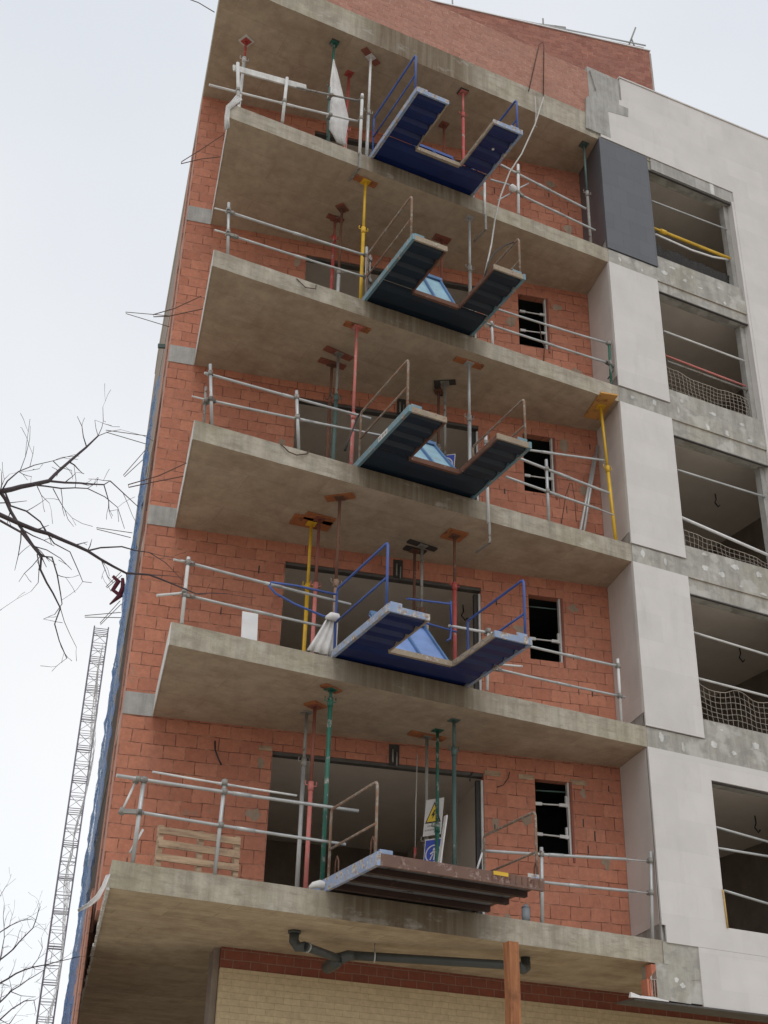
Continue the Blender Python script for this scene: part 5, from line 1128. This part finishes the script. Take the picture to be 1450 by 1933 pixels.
B = [([(-10.689, -6.500, 5.835), (-10.429, -6.400, 6.020), (-10.305, -6.400, 6.126), (-10.091, -6.300, 6.296), (-9.982, -6.300, 6.358), (-9.905, -6.200, 6.523), (-9.784, -6.200, 6.708), (-9.651, -6.100, 6.954)], .026, .007),
     ([(-9.651, -6.100, 6.954), (-9.633, -6.100, 7.031), (-9.609, -6.000, 7.159), (-9.629, -6.000, 7.284)], .004, .002), ([(-9.651, -6.100, 6.954), (-9.578, -6.100, 7.015), (-9.490, -6.100, 7.062)], .004, .002), ([(-9.651, -6.100, 6.954), (-9.676, -6.100, 7.017), (-9.693, -6.100, 7.083)], .003, .002),
     ([(-9.982, -6.300, 6.358), (-9.769, -6.300, 6.404), (-9.575, -6.200, 6.500), (-9.534, -6.200, 6.544), (-9.430, -6.200, 6.475), (-9.299, -6.200, 6.388)], .010, .003),
     ([(-10.091, -6.300, 6.296), (-9.908, -6.400, 6.267), (-9.728, -6.400, 6.319), (-9.598, -6.400, 6.288), (-9.498, -6.400, 6.230), (-9.429, -6.400, 6.078)], .007, .002),
     ([(-9.575, -6.200, 6.500), (-9.524, -6.200, 6.381), (-9.509, -6.200, 6.297), (-9.450, -6.200, 6.327), (-9.430, -6.200, 6.232)], .005, .002),
     ([(-9.962, -6.400, 6.251), (-9.905, -6.400, 6.170), (-9.859, -6.400, 6.111), (-9.827, -6.400, 6.044), (-9.780, -6.400, 5.999)], .004, .0018), ([(-10.070, -6.400, 6.237), (-10.031, -6.400, 6.176), (-9.969, -6.400, 6.131)], .004, .0018),
     ([(-10.305, -6.400, 6.126), (-10.262, -6.400, 6.080), (-10.213, -6.400, 5.999), (-10.130, -6.500, 5.830), (-10.044, -6.500, 5.733), (-9.979, -6.500, 5.678), (-9.970, -6.500, 5.574), (-9.915, -6.500, 5.490), (-9.863, -6.500, 5.425), (-9.800, -6.500, 5.332), (-9.820, -6.500, 5.213), (-9.773, -6.500, 5.103), (-9.708, -6.500, 4.995)], .014, .003),
     ([(-10.732, -6.500, 6.064), (-10.435, -6.500, 5.939), (-10.289, -6.500, 5.899), (-10.143, -6.500, 5.867), (-9.851, -6.400, 5.880), (-9.640, -6.300, 5.893), (-9.419, -6.200, 5.871), (-9.302, -6.100, 5.895), (-9.132, -6.100, 5.925), (-8.887, -6.000, 5.940), (-8.740, -6.000, 5.911), (-8.496, -6.000, 5.971)], .022, .003),
     ([(-9.640, -6.300, 5.893), (-9.553, -6.300, 5.941), (-9.406, -6.300, 5.988), (-9.205, -6.300, 5.994), (-9.082, -6.300, 5.946), (-8.940, -6.300, 5.838)], .008, .002),
     ([(-10.270, -6.400, 6.128), (-10.219, -6.400, 6.039), (-10.110, -6.400, 6.028), (-10.007, -6.400, 5.974), (-9.961, -6.400, 5.912), (-9.892, -6.400, 5.837), (-9.777, -6.400, 5.802), (-9.701, -6.400, 5.676), (-9.661, -6.400, 5.605), (-9.600, -6.400, 5.612)], .008, .002),
     ([(-10.399, -6.600, 5.807), (-10.295, -6.600, 5.804), (-10.149, -6.600, 5.756), (-10.067, -6.600, 5.679), (-10.002, -6.600, 5.618), (-9.926, -6.600, 5.630), (-9.874, -6.600, 5.514), (-9.834, -6.600, 5.389), (-9.813, -6.600, 5.317), (-9.849, -6.600, 5.233)], .010, .003),
     ([(-10.024, -6.600, 5.628), (-9.997, -6.600, 5.541), (-9.986, -6.600, 5.428), (-10.023, -6.600, 5.354)], .005, .002),
     ([(-9.541, -6.300, 5.856), (-9.501, -6.300, 5.784), (-9.476, -6.300, 5.736), (-9.430, -6.300, 5.699)], .004, .002),
     ([(-10.303, -6.400, 6.110), (-10.284, -6.500, 6.163), (-10.224, -6.500, 6.256), (-10.128, -6.500, 6.336), (-10.011, -6.500, 6.406), (-9.868, -6.500, 6.502)], .007, .002), ([(-10.215, -6.500, 6.263), (-10.198, -6.500, 6.383), (-10.191, -6.500, 6.523), (-10.204, -6.500, 6.633)], .004, .0015), ([(-10.157, -6.500, 6.310), (-10.152, -6.500, 6.415), (-10.155, -6.500, 6.483)], .003, .0015),
     ([(-10.011, -6.500, 6.406), (-9.961, -6.500, 6.370), (-9.875, -6.500, 6.369), (-9.858, -6.500, 6.302)], .004, .0015), ([(-10.320, -6.500, 6.082), (-10.306, -6.500, 6.169), (-10.279, -6.500, 6.219)], .004, .0015)]
tr = thing('bare_tree', (-14.2, -6.8, 0.0), 'bare leafless tree reaching in from the left with long dark branches', 'tree')
tc_ = Vector((-14.2, -6.8, 0.0)); j1 = Vector((-10.689, -6.500, 5.835)); j2 = Vector((-10.732, -6.500, 6.064)); top_ = Vector((-13.9, -6.7, min(j1.z, j2.z) - 0.5))
m = MB(); m.tube([tc_, tc_ + Vector((0.03, 0, 1.5)), tc_ + Vector((0.1, 0.02, 3.2)), top_], [0.16, 0.13, 0.11, 0.09], 12)
m.tube([top_, top_.lerp(j1, 0.5) + Vector((0, 0, 0.1)), j1], [0.05, 0.035, 0.027], 8); m.tube([top_, top_.lerp(j2, 0.5) + Vector((0.02, 0, 0.12)), j2], [0.05, 0.033, 0.023], 8)
m.tube([top_, top_ + Vector((-0.5, 0.2, 1.1)), top_ + Vector((-0.7, 0.1, 2.2))], [0.08, 0.05, 0.02], 8)
m.build('trunk', 'bark', tr)
m = MB()
for pts, r0, r1 in B: branch(m, pts, r0 * 0.9, r1 * 0.9, rnd)
for i in range(7):
    a = rnd.uniform(0, 6.28); s_ = top_ + Vector((-0.5, 0.2, 1.1)) * rnd.uniform(0.4, 1); e = s_ + Vector((-abs(math.cos(a)) * 1.2, math.sin(a) * 1.1, rnd.uniform(0.6, 1.6)))
    branch(m, [s_, s_.lerp(e, 0.5) + Vector((0, 0, 0.1)), e], 0.02, 0.003, rnd)
m.build('branches', 'bark', tr)
# second tree, lower left, farther off
tr2 = thing('bare_tree', (-12.6, 2.0, 0.0), 'bare tree whose fine twigs rise from the bottom left corner', 'tree')
m = MB(); q = Vector((-12.6, 2.0, 0)); m.tube([q, q + Vector((0.05, 0, 1.6)), q + Vector((0.15, 0, 2.9))], [0.13, 0.1, 0.08], 10); m.build('trunk', 'bark', tr2)
B2 = [([(-8.403, 2.000, 3.796), (-8.191, 2.000, 4.682), (-8.057, 2.000, 4.818), (-7.950, 2.000, 4.978), (-7.865, 2.000, 5.087), (-7.831, 2.000, 5.280), (-7.815, 2.000, 5.345)], .016, .003),
      ([(-8.403, 2.000, 3.796), (-8.148, 2.000, 4.423), (-7.982, 2.000, 4.548), (-7.795, 2.000, 4.640), (-7.503, 2.000, 4.739), (-7.254, 2.000, 4.822)], .016, .003),
      ([(-8.403, 2.000, 3.796), (-8.113, 2.000, 4.214), (-8.000, 2.000, 4.355), (-7.834, 2.000, 4.491), (-7.664, 2.000, 4.618)], .014, .003),
      ([(-8.403, 2.000, 3.796), (-8.081, 2.000, 4.025), (-7.967, 2.000, 4.152), (-7.834, 2.000, 4.253), (-7.725, 2.000, 4.275), (-7.680, 2.000, 4.149)], .014, .003),
      ([(-8.455, 2.000, 4.427), (-8.244, 2.000, 4.993), (-8.144, 2.000, 5.079), (-8.017, 2.000, 5.156), (-7.894, 2.000, 5.190)], .012, .003), ([(-8.489, 2.000, 4.964), (-8.314, 2.000, 5.407), (-8.269, 2.000, 5.521), (-8.245, 2.000, 5.568)], .008, .002),
      ([(-8.191, 2.000, 4.682), (-8.184, 2.000, 4.938), (-8.237, 2.000, 5.179), (-8.250, 2.000, 5.334)], .007, .002), ([(-8.010, 2.000, 4.342), (-7.880, 2.000, 4.308), (-7.705, 2.000, 4.313)], .006, .002), ([(-7.807, 2.000, 4.639), (-7.747, 2.000, 4.743), (-7.716, 2.000, 4.869), (-7.747, 2.000, 4.989)], .006, .002), ([(-8.403, 2.000, 3.796), (-8.057, 2.000, 3.883), (-7.955, 2.000, 4.007), (-7.908, 2.000, 4.099)], .01, .003)]
m = MB(); s_ = q + Vector((0.15, 0, 2.9)); e = Vector((-8.403, 2.000, 3.796)); m.tube([s_, s_.lerp(e, 0.5), e], [0.06, 0.045, 0.03], 8)
e2 = Vector((-8.455, 2.000, 4.427)); m.tube([e, e2, Vector((-8.489, 2.000, 4.964))], [0.02, 0.012, 0.008], 6)
for pts, r0, r1 in B2: branch(m, pts, r0 * 1.05, r1 * 1.3, rnd, 0, 2.0)
for i in range(9):
    e = s_ + Vector((rnd.uniform(-1.3, 0.1), rnd.uniform(-1, 1), rnd.uniform(0.5, 2.0))); branch(m, [s_, s_.lerp(e, 0.5) + Vector((0, 0, 0.1)), e], 0.025, 0.004, rnd)
m.build('branches', 'bark', tr2)
